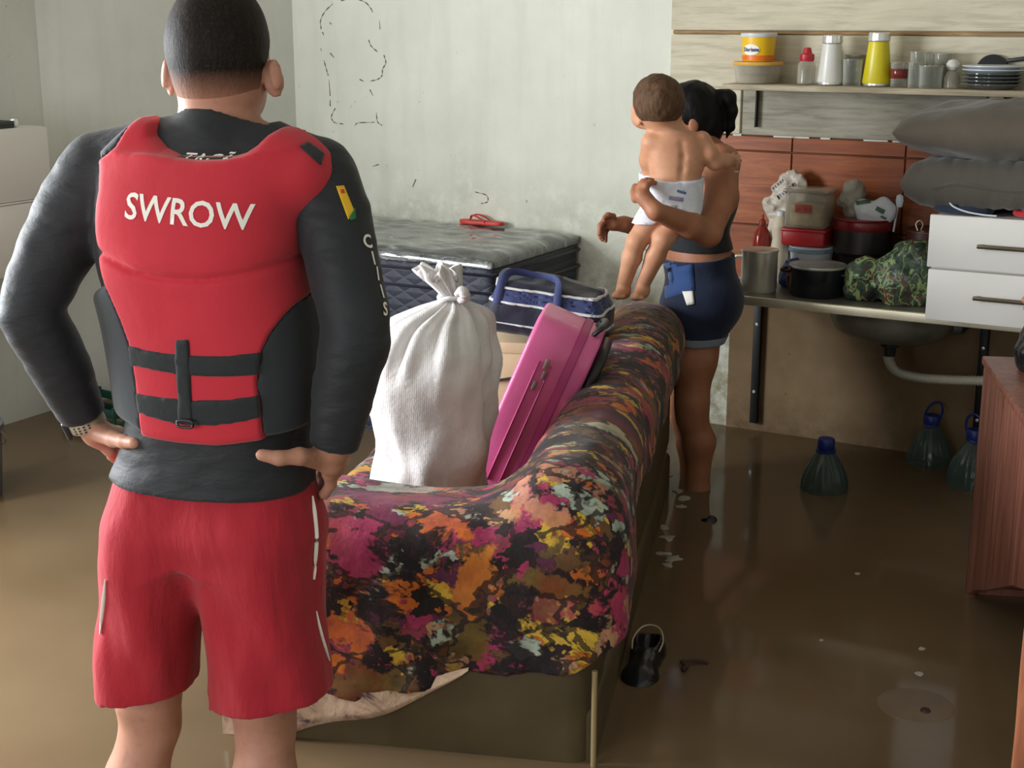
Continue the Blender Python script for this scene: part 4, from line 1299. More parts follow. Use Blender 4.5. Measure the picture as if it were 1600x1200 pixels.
def cover_mat():
    t = NT('floral_cover')
    v0 = t.mapping((0.75, 1.35, 1.0))
    wob = t.noise(5.5, 4, 0.6, vec=v0)
    vec = t.n('ShaderNodeMix', data_type='VECTOR'); vec.inputs[0].default_value = 0.22
    t.link(v0, vec.inputs[4]); t.link(wob.outputs['Color'], vec.inputs[5])
    vec = vec.outputs[1]
    pal = [(0.0, srgb(28, 18, 22)), (0.12, srgb(176, 52, 100)), (0.21, srgb(96, 40, 72)), (0.29, srgb(26, 16, 18)), (0.38, srgb(218, 116, 34)), (0.46, srgb(112, 80, 44)),
           (0.53, srgb(30, 20, 22)), (0.61, srgb(222, 184, 62)), (0.70, srgb(176, 192, 176)), (0.77, srgb(150, 58, 80)), (0.84, srgb(26, 22, 20)), (0.92, srgb(196, 150, 110))]

    def cells(scale, vv, dist):
        v = t.n('ShaderNodeTexVoronoi'); v.inputs['Scale'].default_value = scale; v.inputs['Randomness'].default_value = 1.0
        t.link(vv, v.inputs['Vector'])
        s = t.n('ShaderNodeSeparateColor'); t.link(v.outputs['Color'], s.inputs[0])
        col = t.ramp(s.outputs[0], pal, 'CONSTANT')
        e = t.n('ShaderNodeTexVoronoi'); e.feature = 'DISTANCE_TO_EDGE'; e.inputs['Scale'].default_value = scale; t.link(vv, e.inputs['Vector'])
        return col, e.outputs['Distance'], s.outputs[1]

    c1, e1_, r1 = cells(9.0, vec, 0)
    # small hurried brush marks
    v2 = t.mapping((1.6, 3.4, 2.0), rot=(0.2, 0.5, 0.7))
    w2 = t.noise(11, 3, 0.6, vec=v2)
    vm = t.n('ShaderNodeMix', data_type='VECTOR'); vm.inputs[0].default_value = 0.18
    t.link(v2, vm.inputs[4]); t.link(w2.outputs['Color'], vm.inputs[5])
    c2, e2, r2 = cells(13, vm.outputs[1], 0)
    msk = t.noise(4.6, 5, 0.7)
    m2 = t.ramp(msk.outputs[0], [(0.47, (0, 0, 0)), (0.50, (1, 1, 1))])
    flow = t.noise(3.4, 3, 0.5, vec=v0)
    paint = t.ramp(flow.outputs[0], [(0.34, srgb(120, 36, 78)), (0.43, srgb(188, 58, 104)), (0.50, srgb(220, 104, 40)), (0.57, srgb(206, 168, 66)), (0.66, srgb(96, 92, 60))])
    c1 = t.mix(0.30, c1, paint)
    col = t.mix(m2, c1, c2)
    # ragged dark gaps between the patches
    br = t.noise(46, 4, 0.7)
    gap = t.math('LESS_THAN', t.math('ADD', e1_, t.math('MULTIPLY', t.math('SUBTRACT', br.outputs[0], 0.5), 0.16)), 0.045)
    col = t.mix(t.math('MULTIPLY', gap, 0.85), col, srgb(30, 22, 20))
    gap2 = t.math('MULTIPLY', m2, t.math('LESS_THAN', t.math('ADD', e2, t.math('MULTIPLY', t.math('SUBTRACT', br.outputs[0], 0.5), 0.3)), 0.05))
    col = t.mix(t.math('MULTIPLY', gap2, 0.45), col, srgb(34, 26, 22))
    # shading inside patches: brush gradients
    gr = t.noise(16, 5, 0.65, vec=t.mapping((1, 3, 1)))
    col = t.mix(t.ramp(gr.outputs[0], [(0.35, (0.40,) * 3), (0.58, (0, 0, 0))]), col, srgb(60, 26, 30))
    blot = t.noise(4.2, 5, 0.72, dist=0.5)
    col = t.mix(t.ramp(blot.outputs[0], [(0.545, (0, 0, 0)), (0.58, (0.95,) * 3)]), col, srgb(24, 14, 20))
    col = t.mix(1.0, col, (0.86, 0.82, 0.80, 1), 'MULTIPLY')
    t.set(color=col, rough=0.72, sheen=0.1, spec=0.3)
    f = t.noise(22, 4, 0.6); t.bump(f.outputs[0], 0.25, 0.012)


cover_mat()
Cf = Field((-0.97, -0.08, 0.20), (0.08, SLEN + 0.08, 1.0), 0.0085)
x, y, z = Cf.xyz()
# backrest roll, arm and seat blended as the cloth lies over them
Cf.D = fbox(Cf, (-0.205, 0.03, 0.10), (0.012, SLEN, 0.815 + 0.0), 0.095, 0, True)
Cf.union((slice(None),) * 3, fbox(Cf, (-0.87, 0.004, 0.05), (0.020, 0.27, 0.722), 0.075, 0, True), 0.08)
Cf.union((slice(None),) * 3, fbox(Cf, (-0.89, 0.2, 0.10), (-0.1, SLEN - 0.02, 0.445), 0.05, 0, True), 0.06)
Cf.D -= (0.014 + 0.016 * np.clip((y - 0.8) / 1.1, 0, 1) * np.clip((z - 0.6) / 0.2, 0, 1)).astype(np.float32)
Cf.noise(0.008, 5.5, 11, 3)
Cf.D += (0.003 * np.sin(x * 42 + 6 * z + 3 * np.sin(z * 9)) * np.clip((0.55 - z) / 0.2, 0, 1) * (y < 0.12)).astype(np.float32)
wav = 0.012 * np.sin(x * 17) + 0.006 * np.sin(x * 41 + 1)
hemn = 0.445 + 0.25 * x + wav + 0 * y                   # near face
side = np.clip((x + 0.05) / 0.05, 0, 1)
hems = np.where(y < 0.30, 0.41 + (y - 0.0) * 0.75, 0.635 + 0.01 * np.sin(y * 14)) + 0 * z
hemL = 0.34 + 0.02 * np.sin(y * 11)
left = x < -0.84
hemz_ = np.where(left, hemL, hemn * (1 - side) + np.maximum(hemn, hems) * side)
Cf.D = np.maximum(Cf.D, (hemz_ - z).astype(np.float32))
# thin cloth: hollow the underside
cov_in = np.minimum(np.minimum(fbox(Cf, (-0.205, 0.03, 0.10), (-0.004, SLEN, 0.80), 0.08, 0, True), fbox(Cf, (-0.87, 0.004, 0.05), (-0.004, 0.27, 0.70), 0.06, 0, True)), fbox(Cf, (-0.89, 0.2, 0.10), (-0.1, SLEN - 0.02, 0.43), 0.04, 0, True))
Cf.D = np.maximum(Cf.D, -(cov_in + 0.030))
cover = Cf.obj('sofa_cover', 'floral_cover', None, 2, loc=SO, rotz=SYAW)
tag(cover, 'bright multicoloured floral cloth draped over the sofa', 'cloth')
# paler lining showing below the hem at the near edge
def lining_mat():
    t = NT('cover_lining'); n1 = t.noise(9, 5, 0.65, dist=0.6); n2 = t.noise(30, 4)
    c = t.ramp(n1.outputs[0], [(0.36, srgb(70, 44, 58)), (0.45, srgb(176, 146, 122)), (0.60, srgb(200, 172, 146)), (0.70, srgb(110, 74, 62))])
    t.set(color=c, rough=0.85); t.bump(n2.outputs[0], 0.4, 0.01)


lining_mat()
V, F = [], []
nl = 40
for i in range(nl + 1):
    xx = -0.84 + 0.56 * i / nl; u = i / nl
    zh = 0.445 + 0.25 * xx + 0.012 * math.sin(xx * 17) + 0.02
    dp = 0.105 * (1 - u) ** 0.7 + 0.004
    for j in range(5):
        zz = zh - dp * j / 4
        yy = -0.010 - 0.004 * math.sin(xx * 30 + zz * 12) - 0.006 * (j / 4)
        V += [(xx, yy, zz), (xx, yy + 0.004, zz)]
for i in range(nl):
    for j in range(4):
        a = (i * 5 + j) * 2; b = a + 10
        F += [(a, b, b + 2, a + 2), (a + 1, a + 3, b + 3, b + 1)]
    a = (i * 5 + 4) * 2; b = a + 10; F.append((a, b, b + 1, a + 1))
mesh_obj('lining', V, F, 'cover_lining', cover)

# ---------------------------------------------------------------- sack tied at the neck
def sack_mat():
    t = NT('woven_sack')
    n1 = t.noise(7, 5); n2 = t.noise(2.2, 4)
    w = t.n('ShaderNodeTexWave'); w.inputs['Scale'].default_value = 70; w.inputs['Distortion'].default_value = 2; t.link(t.tc.outputs['Object'], w.inputs['Vector'])
    col = t.ramp(n1.outputs[0], [(0.3, srgb(204, 199, 198)), (0.7, srgb(228, 225, 225))])
    z = t.sep()[2]
    mr = t.n('ShaderNodeMapRange'); mr.inputs[1].default_value = 0.42; mr.inputs[2].default_value = -0.05; t.link(t.math('ADD', z, t.math('MULTIPLY', n2.outputs[0], 0.35)), mr.inputs[0])
    col = t.mix(t.math('MULTIPLY', mr.outputs[0], 0.85), col, srgb(196, 160, 150))      # duller pinkish tone towards the bottom
    pk = t.noise(4.5, 3); col = t.mix(t.ramp(pk.outputs[0], [(0.56, (0, 0, 0)), (0.7, (0.35,) * 3)]), col, srgb(222, 168, 178))
    sp = t.noise(30, 3); col = t.mix(t.ramp(sp.outputs[0], [(0.72, (0, 0, 0)), (0.76, (0.5,) * 3)]), col, srgb(110, 96, 90))
    t.set(color=col, rough=0.55, spec=0.4)
    h = t.math('ADD', t.noise(9, 5, 0.6).outputs[0], t.math('MULTIPLY', w.outputs[0], 0.02)); t.bump(h, 0.5, 0.02)


sack_mat()
SKY = 3.44
sb_ = aty(674, 745, SKY); st_ = aty(688, 424, SKY); stie = aty(706, 468, SKY)
sc = Vector((sb_.x, SKY, 0.455)); sack = thing('sack', 'white woven sack tied shut at the neck, standing on the sofa', 'sack', sc)
Hs = stie.z - sc.z
prof = [(0.0, 0.0, 0.002), (0.13, 0.0, 0.0), (0.138, 0.0, 0.02), (0.144, 0.0, 0.08), (0.144, 0.002, 0.16), (0.148, 0.004, 0.26), (0.152, 0.006, Hs * 0.62), (0.157, 0.010, Hs * 0.76), (0.150, 0.016, Hs * 0.84), (0.124, 0.028, Hs * 0.915),
        (0.072, stie.x - sc.x - 0.006, Hs * 0.968), (0.026, stie.x - sc.x, Hs), (0.024, stie.x - sc.x - 0.004, Hs + 0.014), (0.032, st_.x - sc.x + 0.014, Hs + 0.034), (0.042, st_.x - sc.x + 0.002, Hs + 0.055), (0.048, st_.x - sc.x - 0.008, Hs + 0.075), (0.034, st_.x - sc.x - 0.004, Hs + 0.070), (0.0, st_.x - sc.x, Hs + 0.050)]
P = catmull([Vector(q) for q in prof], 4)
V, F = [], []; seg = 72; rs = random.Random(2)
for i, q in enumerate(P):
    r, cx, zz = max(q.x, 0.0), q.y, q.z
    for k_ in range(seg):
        a = 2 * math.pi * k_ / seg
        pl_ = max(0.0, (zz - Hs * 0.66) / (Hs * 0.34))
        fold = (0.10 * math.sin(13 * a + 0.8) + 0.06 * math.sin(23 * a + 2) + 0.05 * math.sin(7 * a)) * min(1.6, pl_ * 1.5) * min(1, r / 0.03)
        lump = 0.035 * mnoise.noise(Vector((math.cos(a) * 1.6, math.sin(a) * 1.6, zz * 6))) / 0.15 * r + 0.012 * mnoise.noise(Vector((math.cos(a) * 4, math.sin(a) * 4, zz * 14))) * (1 if zz < Hs else 0.3)
        rr = r * (1 + fold) + lump * min(1, r / 0.1)
        V.append((cx + rr * math.cos(a) * 1.0, rr * math.sin(a) * 0.86, zz + (0.014 * math.sin(5 * a + 1) if i > len(P) * 0.82 else 0)))
for i in range(len(P) - 1):
    for k_ in range(seg):
        a, b = i * seg + k_, i * seg + (k_ + 1) % seg; F.append((a, b, b + seg, a + seg))
mesh_obj('sack_body', V, F, 'woven_sack', sack)
tube_obj('tie_string', [(stie.x - sc.x + 0.031 * math.cos(a), 0.030 * math.sin(a), Hs + 0.006 + 0.004 * math.sin(3 * a)) for a in np.linspace(0, 2 * math.pi, 11)[:-1]], 0.006, 'woven_sack', sack, 6, 4, True)
tube_obj('knot', [(stie.x - sc.x + 0.022, -0.03, Hs + 0.004), (stie.x - sc.x + 0.034, -0.046, Hs + 0.016), (stie.x - sc.x + 0.026, -0.044, Hs + 0.030), (stie.x - sc.x + 0.012, -0.036, Hs + 0.018)], [0.010, 0.014, 0.013, 0.007], 'woven_sack', sack, 8, 5)

# ---------------------------------------------------------------- pink suitcase
simple('case_pink', srgb(232, 108, 166), 0.42, var=0.08, scale=6, bump=0.05, coat=0.2)
simple('case_pink_dark', srgb(184, 66, 124), 0.5, var=0.08)
simple('zip_grey', srgb(150, 130, 120), 0.5, 0.3, var=0.2)
cbase = aty(786, 690, 3.64)
case = thing('suitcase', 'scuffed pink suitcase leaning on the sofa back', 'suitcase', Vector((cbase.x, 3.76, 0.47)), math.radians(-8))
tl_ = math.radians(23); rotm = Matrix.Rotation(tl_, 3, 'Y')


def tilt_bm(bm):
    for v in bm.verts: v.co = rotm @ v.co
    return bm


def shell(w0, w1, d0, d1, l, r):
    """one half of the case: section in depth (y) by length (z) with round corners, extruded in x"""
    bm = bmesh.new(); n = 8; pts = []
    for cx, cz, a0 in ((d1 - r, l - r, 0), (d0 + r, l - r, 90), (d0 + r, r * 0.7, 180), (d1 - r, r * 0.7, 270)):
        rr = r if cz > l / 2 else r * 0.7
        cx2 = (d1 - rr) if a0 in (0, 270) else (d0 + rr)
        for i in range(n + 1):
            a = math.radians(a0 + 90 * i / n); pts.append((cx2 + rr * math.cos(a), cz + rr * math.sin(a)))
    f = bm.faces.new([bm.verts.new((w0, a, b)) for a, b in pts])
    ex = bmesh.ops.extrude_face_region(bm, geom=[f]); bmesh.ops.translate(bm, verts=[g_ for g_ in ex['geom'] if isinstance(g_, bmesh.types.BMVert)], vec=(w1 - w0, 0, 0))
    big = [e for e in bm.edges if all(len(f_.verts) > 4 for f_ in e.link_faces[:1]) or all(len(f_.verts) > 4 for f_ in e.link_faces[1:])]
    bmesh.ops.bevel(bm, geom=[e for e in bm.edges if any(len(f_.verts) > 4 for f_ in e.link_faces)], offset=0.012, segments=3, profile=0.5, affect='EDGES')
    return bm


CL = 0.525
bm_obj('front_shell', tilt_bm(shell(-0.105, 0.020, -0.14, 0.16, CL, 0.085)), 'case_pink', case, autosmooth=40)
bm_obj('back_shell', tilt_bm(shell(0.023, 0.072, -0.14, 0.16, CL, 0.085)), 'case_pink', case, autosmooth=40)
bm_obj('zip_band', tilt_bm(shell(0.019, 0.024, -0.144, 0.164, CL + 0.004, 0.087)), 'case_pink_dark', case, autosmooth=40)
bm_obj('gusset', tilt_bm(shell(0.073, 0.102, -0.125, 0.145, CL - 0.02, 0.08)), 'plastic_black', case, autosmooth=40)
for zz in (-0.055, -0.022):
    bm = bmesh.new()
    ring = [(zz, -0.1425 - 0.0005, s_) for s_ in np.linspace(0.07, CL - 0.10, 8)]
    V, F = tube([Vector(q) for q in ring], 0.0028, 6); V = [rotm @ Vector(v) for v in V]
    mesh_obj('ridge', V, F, 'case_pink_dark', case)
bm = bmesh.new()
hd_ = [rotm @ Vector(q) for q in ((0.045, -0.06, CL), (0.055, -0.055, CL + 0.022), (0.06, 0.0, CL + 0.030), (0.055, 0.055, CL + 0.022), (0.045, 0.06, CL))]
tube_obj('handle', hd_, 0.011, 'plastic_black', case, 8, 5, flat=0.6)
for q, r_ in (((-0.035, -0.145, CL - 0.10), 0.010), ((-0.03, -0.146, CL - 0.13), 0.008), ((-0.042, -0.145, CL - 0.165), 0.009)):
    bm = bmesh.new(); bm_box(bm, (q[0] - r_ * 0.6, q[1] - 0.002, q[2] - r_ * 1.5), (q[0] + r_ * 0.6, q[1] + 0.003, q[2] + r_ * 1.5), 0.003, 2); tilt_bm(bm)
    bm_obj('scuffed_sticker', bm, 'zip_grey', case)
for zz in (0.28, 0.05):
    lathe_obj('rivet', [(0.0, -0.004), (0.006, -0.003), (0.006, 0.0)], 'plastic_black', case, rotm @ Vector((0.075, -0.1415, zz)), 10).rotation_euler = (math.pi / 2, 0, 0)

# ---------------------------------------------------------------- cardboard box with the duffel bag on it
def card_mat():
    t = NT('cardboard'); n1 = t.noise(6, 4)
    c = t.ramp(n1.outputs[0], [(0.3, srgb(186, 160, 128)), (0.7, srgb(206, 182, 150))]); t.set(color=c, rough=0.85); t.bump(t.noise(60, 2).outputs[0], 0.1, 0.002)


card_mat()
cbx = aty(815, 560, 4.20)
cb = thing('cardboard_box', 'beige cardboard box on the sofa behind the sack', 'box', Vector((cbx.x + 0.03, 4.24, 0.46)), math.radians(-10))
box('carton', (-0.16, -0.10, 0), (0.165, 0.15, 0.345), 'cardboard', cb, 0.004)
box('flap', (-0.162, -0.103, 0.315), (0.167, -0.0992, 0.347), 'cardboard', cb, 0.001)
for k_, (a, b) in enumerate(((-0.125, 0.20), (-0.125, 0.175), (-0.128, 0.12))):
    box('printed_mark', (a, -0.1015, b), (a + 0.03, -0.0998, b + 0.015), 'plastic_black', cb, 0.0)
tube_obj('strap', [(-0.161, -0.104, 0.25), (-0.10, -0.105, 0.232), (-0.04, -0.104, 0.24), (0.0, -0.102, 0.25)], 0.008, 'plastic_black', cb, 8, 5, flat=0.5)
cloth_mat('bag_navy', srgb(26, 30, 48), 0.6, 0.15, 0.3, 12)
cloth_mat('bag_blue', srgb(50, 60, 104), 0.7, 0.15, 0.3, 12)
cloth_mat('bag_trim', srgb(206, 206, 206), 0.6, 0.08, 0.1, 20)
bgp = aty(858, 505, 4.16)
bag = thing('duffel_bag', 'navy and black duffel bag with white trim lines', 'bag', Vector((bgp.x, 4.20, 0.826)), math.radians(-14)); bag.rotation_euler = (0, math.radians(6.5), math.radians(-14))
bw, bh_, bd = 0.345, 0.175, 0.24
Df = Field((-0.24, -0.17, -0.02), (0.24, 0.17, 0.24), 0.005)
fbox(Df, (-bw / 2, -bd / 2, 0.0), (bw / 2, bd / 2, bh_), 0.04)
x, y, z = Df.xyz()
Df.D += (np.clip((z - 0.09) / 0.09, 0, 1) * (np.abs(y) * 0.35 + 0.018 * (x > 0.02) * np.clip((x) / 0.17, 0, 1) * 2.0)).astype(np.float32)
Df.noise(0.006, 14, 9, 2)
dfull = Df.D.copy()
Df.obj('bag_body', 'bag_navy', bag, 2)
gB = Df.like(np.maximum(np.maximum(dfull - 0.003, -(dfull + 0.004)), np.maximum(0.098 - 0.12 * x * 0 - z, z - 0.136)))
gB.obj('blue_band', 'bag_blue', bag, 1)
for zc in (0.138, 0.096, 0.035):
    g = Df.like(np.maximum(np.maximum(dfull - 0.006, -(dfull + 0.004)), np.abs(z - zc + 0.0 * x) - 0.0042)); g.obj('trim', 'bag_trim', bag, 1)
tube_obj('handle', [(-0.14, -0.122, 0.09), (-0.135, -0.105, 0.15), (-0.115, -0.06, 0.178), (-0.04, -0.035, 0.170), (0.015, -0.055, 0.172), (0.032, -0.100, 0.142), (0.04, -0.126, 0.09)], [0.0125] * 7, 'bag_blue', bag, 8, 6, flat=0.35, up=(0, 1, 0.3))

# ---------------------------------------------------------------- mattress on its box base against the back wall
def quilt_mat():
    t = NT('quilted_side')
    s = t.sep(); 
    u = t.math('MULTIPLY', s[0], 34.0); v = t.math('MULTIPLY', s[2], 60.0)
    a = t.math('ABSOLUTE', t.math('SINE', t.math('ADD', u, v))); b = t.math('ABSOLUTE', t.math('SINE', t.math('SUBTRACT', u, v)))
    h = t.math('MINIMUM', a, b)
    col = t.mix(t.ramp(h, [(0.0, (1, 1, 1)), (0.22, (0, 0, 0))]), srgb(38, 42, 56), srgb(62, 66, 82))
    t.set(color=col, rough=0.6); t.bump(h, 0.5, 0.006)


quilt_mat()


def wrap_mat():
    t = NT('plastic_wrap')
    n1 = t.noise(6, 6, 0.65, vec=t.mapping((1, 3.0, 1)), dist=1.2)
    col = t.ramp(n1.outputs[0], [(0.40, srgb(46, 48, 48)), (0.56, srgb(84, 86, 86)), (0.68, srgb(176, 178, 178))])  # pale stops paint the sheen streaks into the wrap's colour
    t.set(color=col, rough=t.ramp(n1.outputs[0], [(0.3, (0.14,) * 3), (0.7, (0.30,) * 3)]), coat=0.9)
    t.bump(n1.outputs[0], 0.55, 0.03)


wrap_mat()
bed = room_thing('bed_base', 'dark box bed base under the quilted mattress', 'bed', -3.15, 4.72)
box('base_box', (-0.66, -0.34, 0.0), (0.64, 0.345, 0.54), 'quilted_side', bed, 0.02, 3)
for a in (-0.6, 0.58):
    for b in (-0.3, 0.3): lathe_obj('foot', [(0.03, -0.0), (0.035, 0.05), (0.03, 0.09)], 'plastic_black', bed, Vector((a, b, 0.001)), 14)
mat_ = room_thing('mattress', 'dark quilted mattress with a shiny plastic-wrapped top against the wall', 'mattress', -3.17, 4.742, 0.541)
box('quilted_border', (-0.67, -0.345, 0.0), (0.65, 0.35, 0.335), 'quilted_side', mat_, 0.03, 4)
V, F = [], []
nx_, ny_ = 60, 34
for i in range(nx_ + 1):
    for j in range(ny_ + 1):
        u = -0.675 + 1.33 * i / nx_; w = -0.35 + 0.705 * j / ny_
        ed = min(i, nx_ - i, (j) * 1.0, (ny_ - j)) / 3.0
        zz = 0.372 + 0.010 * mnoise.noise(Vector((u * 5, w * 14, 0))) + 0.006 * mnoise.noise(Vector((u * 14, w * 30, 2))) - (0.022 * (1 - min(1, ed)) ** 2)
        V.append((u, w, zz))
for i in range(nx_):
    for j in range(ny_): a = i * (ny_ + 1) + j; F.append((a, a + ny_ + 1, a + ny_ + 2, a + 1))
m_ = len(V); V += [(a, b, 0.325) for a, b, c in V]
rim = [i * (ny_ + 1) for i in range(nx_)] + [nx_ * (ny_ + 1) + j for j in range(ny_)] + [(nx_ - i) * (ny_ + 1) + ny_ for i in range(nx_)] + [ny_ - j for j in range(ny_)]
for a, b in zip(rim, rim[1:] + rim[:1]): F.append((b, a, a + m_, b + m_))
used = {}; V2, F2 = [], []
for f in F:
    g = []
    for i in f:
        if i not in used: used[i] = len(V2); V2.append(V[i])
        g.append(used[i])
    F2.append(g)
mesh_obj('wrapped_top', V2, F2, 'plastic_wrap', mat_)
for zz in (0.30, 0.235, 0.03):
    V, F = tube([Vector(q) for q in ((-0.672, -0.349, zz), (0.652, -0.349, zz), (0.654, 0.349, zz), (-0.672, 0.349, zz))], 0.006, 6, True); mesh_obj('piping', V, F, 'bag_navy', mat_)

# red flip-flops on the mattress
simple('rubber_red', srgb(206, 58, 52), 0.5, var=0.1)
simple('rubber_dark', srgb(60, 26, 28), 0.6, var=0.1)


def flipflop(label, p, rz, s_, mt, group=None, strapm=None, cat='flip-flop'):
    o = thing('flip_flop', label, cat, p, rz, group)
    out = [(0.036 * s_ * a, 0.115 * s_ * b) for a, b in ((0.55, -1), (0.85, -0.7), (0.72, -0.2), (0.95, 0.4), (0.95, 0.8), (0.5, 1.02), (-0.25, 1.0), (-0.85, 0.75), (-1, 0.35), (-0.75, -0.2), (-0.85, -0.7), (-0.5, -1))]
    pts = [(v.x, v.y) for v in catmull([Vector((a, b, 0)) for a, b in out], 3, True)]
    poly_obj('sole', pts, 0.016 * s_, mt, o, 'xy', 0.0, 0.003)
    for sg in (-1, 1):
        tube_obj('strap', [(0, 0.062 * s_, 0.016 * s_), (sg * 0.012 * s_, 0.045 * s_, 0.040 * s_), (sg * 0.026 * s_, 0.005 * s_, 0.036 * s_), (sg * 0.031 * s_, -0.035 * s_, 0.014 * s_)], [0.004 * s_, 0.006 * s_, 0.007 * s_, 0.006 * s_], strapm or mt, o, 8, 5, flat=0.6)
    return o


zf = 0.541 + 0.376
p = atz(752, 350, zf); flipflop('red flip-flop lying flat on the mattress', p, math.radians(62), 0.85, 'rubber_red', 'red flip-flops on the mattress')
p = atz(775, 346, zf); o = flipflop('red flip-flop tipped against its pair on the mattress', p + Vector((0.0, 0.03, 0.012)), math.radians(100), 0.85, 'rubber_red', 'red flip-flops on the mattress', 'rubber_dark'); o.rotation_euler = (0, math.radians(12), math.radians(75))

# ---------------------------------------------------------------- white hanging cabinet on the left wall
simple('white_lacquer', srgb(222, 220, 213), 0.4, var=0.03, scale=2)
simple('white_edge', srgb(232, 230, 224), 0.45, var=0.03)
cab = room_thing('wall_cabinet', 'white two-tier cabinet hanging on the left wall', 'cabinet', EL + 0.002, 3.78, 0.84)
box('carcass', (0.0, -1.5, 0.0), (0.300, 0.0, 0.515), 'white_lacquer', cab, 0.004)
box('door', (0.302, -1.498, 0.262), (0.322, -0.002, 0.513), 'white_lacquer', cab, 0.004)
box('door', (0.302, -1.498, 0.002), (0.322, -0.002, 0.253), 'white_lacquer', cab, 0.004)
box('rail', (0.302, -1.499, 0.2545), (0.324, -0.001, 0.2605), 'white_edge', cab, 0.002)
tray = room_thing('tray', 'dark flat tray lying on the white hanging cabinet', 'tray', EL + 0.16, 3.40, 1.356)
box('tray_floor', (-0.12, -0.35, 0.0), (0.12, 0.27, 0.008), 'plastic_black', tray, 0.003)
for lo, hi in (((-0.12, -0.35, 0.008), (-0.11, 0.27, 0.024)), ((0.11, -0.35, 0.008), (0.12, 0.27, 0.024)), ((-0.11, 0.26, 0.008), (0.11, 0.27, 0.024)), ((-0.11, -0.35, 0.008), (0.11, -0.34, 0.024))):
    box('rim', lo, hi, 'plastic_black', tray, 0.002)
simple('chrome', srgb(222, 222, 218), 0.22, 0.6, var=0.04)
lathe_obj('handle', [(0.0, 0.0), (0.014, 0.004), (0.017, 0.018), (0.012, 0.030), (0.0, 0.034)], 'chrome', tray, Vector((0.10, 0.285, -0.001)), 16)

# bucket at the left edge and a green tub by the wall
simple('plastic_grey', srgb(96, 98, 98), 0.5, var=0.08)
bq = atz(-62, 776, WZ); bk_ = thing('bucket', 'dark grey plastic bucket standing in the water', 'bucket', Vector((bq.x, bq.y, 0.001)))
lathe_obj('bucket_wall', [(0.0, 0.0), (0.115, 0.0), (0.12, 0.01), (0.148, 0.42), (0.156, 0.425), (0.156, 0.445), (0.146, 0.445), (0.140, 0.42), (0.112, 0.02), (0.0, 0.02)], 'plastic_grey', bk_, seg=36)
tube_obj('bail', [(-0.152, 0, 0.43), (-0.13, 0.09, 0.36), (0, 0.165, 0.32), (0.13, 0.09, 0.36), (0.152, 0, 0.43)], 0.004, 'chrome', bk_, 6, 6)
simple('plastic_green', srgb(30, 74, 62), 0.45, var=0.12)
gq = atz(163, 648, WZ); gt = thing('plastic_crate', 'dark green plastic crate floating by the angled wall', 'crate', Vector((gq.x + 0.03, gq.y - 0.06, 0.14)), math.radians(-35))
for k_ in range(3):
    for lo, hi in (((-0.16, -0.10, 0.0), (0.16, -0.092, 0.035)), ((-0.16, 0.092, 0.0), (0.16, 0.10, 0.035)), ((-0.16, -0.092, 0.0), (-0.152, 0.092, 0.035)), ((0.152, -0.092, 0.0), (0.16, 0.092, 0.035))):
        box('slat', (lo[0], lo[1], lo[2] + k_ * 0.052), (hi[0], hi[1], hi[2] + k_ * 0.052), 'plastic_green', gt, 0.003)
for a in (-0.153, 0.153):
    for b in (-0.093, 0.093): box('post', (a - 0.006, b - 0.006, 0), (a + 0.006, b + 0.006, 0.15), 'plastic_green', gt, 0.002)
box('crate_floor', (-0.158, -0.098, 0.0), (0.158, 0.098, 0.008), 'plastic_green', gt, 0.001)
# ================================================================== the kitchen counter and what stands on it
def steel_mat(name, a, b, rough):
    t = NT(name); n1 = t.noise(9, 3)
    n2 = t.noise(7, 4)
    c = t.ramp(n2.outputs[0], [(0.3, a), (0.7, b)]); t.set(color=c, rough=t.math('ADD', t.math('MULTIPLY', n1.outputs[0], 0.06), rough), metal=0.55)


steel_mat('aluminium', srgb(190, 184, 172), srgb(222, 216, 204), 0.28)
steel_mat('steel_edge', srgb(224, 214, 186), srgb(240, 232, 208), 0.4)
steel_mat('steel_dark', srgb(120, 116, 106), srgb(150, 146, 134), 0.35)
simple('iron_black', srgb(20, 20, 20), 0.5, 0.3, var=0.1)
simple('hose_white', srgb(188, 182, 168), 0.5, var=0.08)
ZC = 0.815
counter = room_thing('sink_counter', 'narrow steel-topped sink counter on black wall brackets', 'counter', -1.675, 4.60, 0.0)
box('worktop', (0.0, 0.0, ZC - 0.030), (2.30, 0.482, ZC), 'steel_edge', counter, 0.003)
box('worktop_skin', (0.006, 0.012, ZC - 0.004), (2.295, 0.480, ZC + 0.0006), 'steel_dark', counter, 0.0)
for e in (-0.082, 0.742):
    b = box('bracket', (e - 0.014, 0.462, 0.235), (e + 0.014, 0.487, ZC - 0.031), 'iron_black', counter, 0.002)
    box('arm', (e - 0.014, 0.02, ZC - 0.058), (e + 0.014, 0.462, ZC - 0.031), 'iron_black', b, 0.002)
    for zz in (0.62, 0.36):
        lathe_obj('screw', [(0.0, 0.0), (0.006, 0.001), (0.006, 0.004)], 'chrome', b, Vector((e, 0.459, zz)), 8).rotation_euler = (-math.pi / 2, 0, 0)
for o in list(counter.children):
    if o.name.startswith('bracket'):
        pass
bowl = lathe_obj('bowl', [(0.0, -0.125), (0.06, -0.124), (0.13, -0.112), (0.170, -0.085), (0.186, -0.05), (0.190, -0.001), (0.180, -0.001), (0.172, -0.05), (0.150, -0.09), (0.06, -0.115), (0.0, -0.117)], 'steel_dark', counter, Vector((0.475, 0.235, ZC - 0.030)), 40, sx=1.12, sy=0.85)
drain = lathe_obj('drain', [(0.0, -0.05), (0.020, -0.05), (0.022, -0.02), (0.034, -0.015), (0.034, 0.0)], 'plastic_black', counter, Vector((0.475, 0.235, ZC - 0.155)), 18)
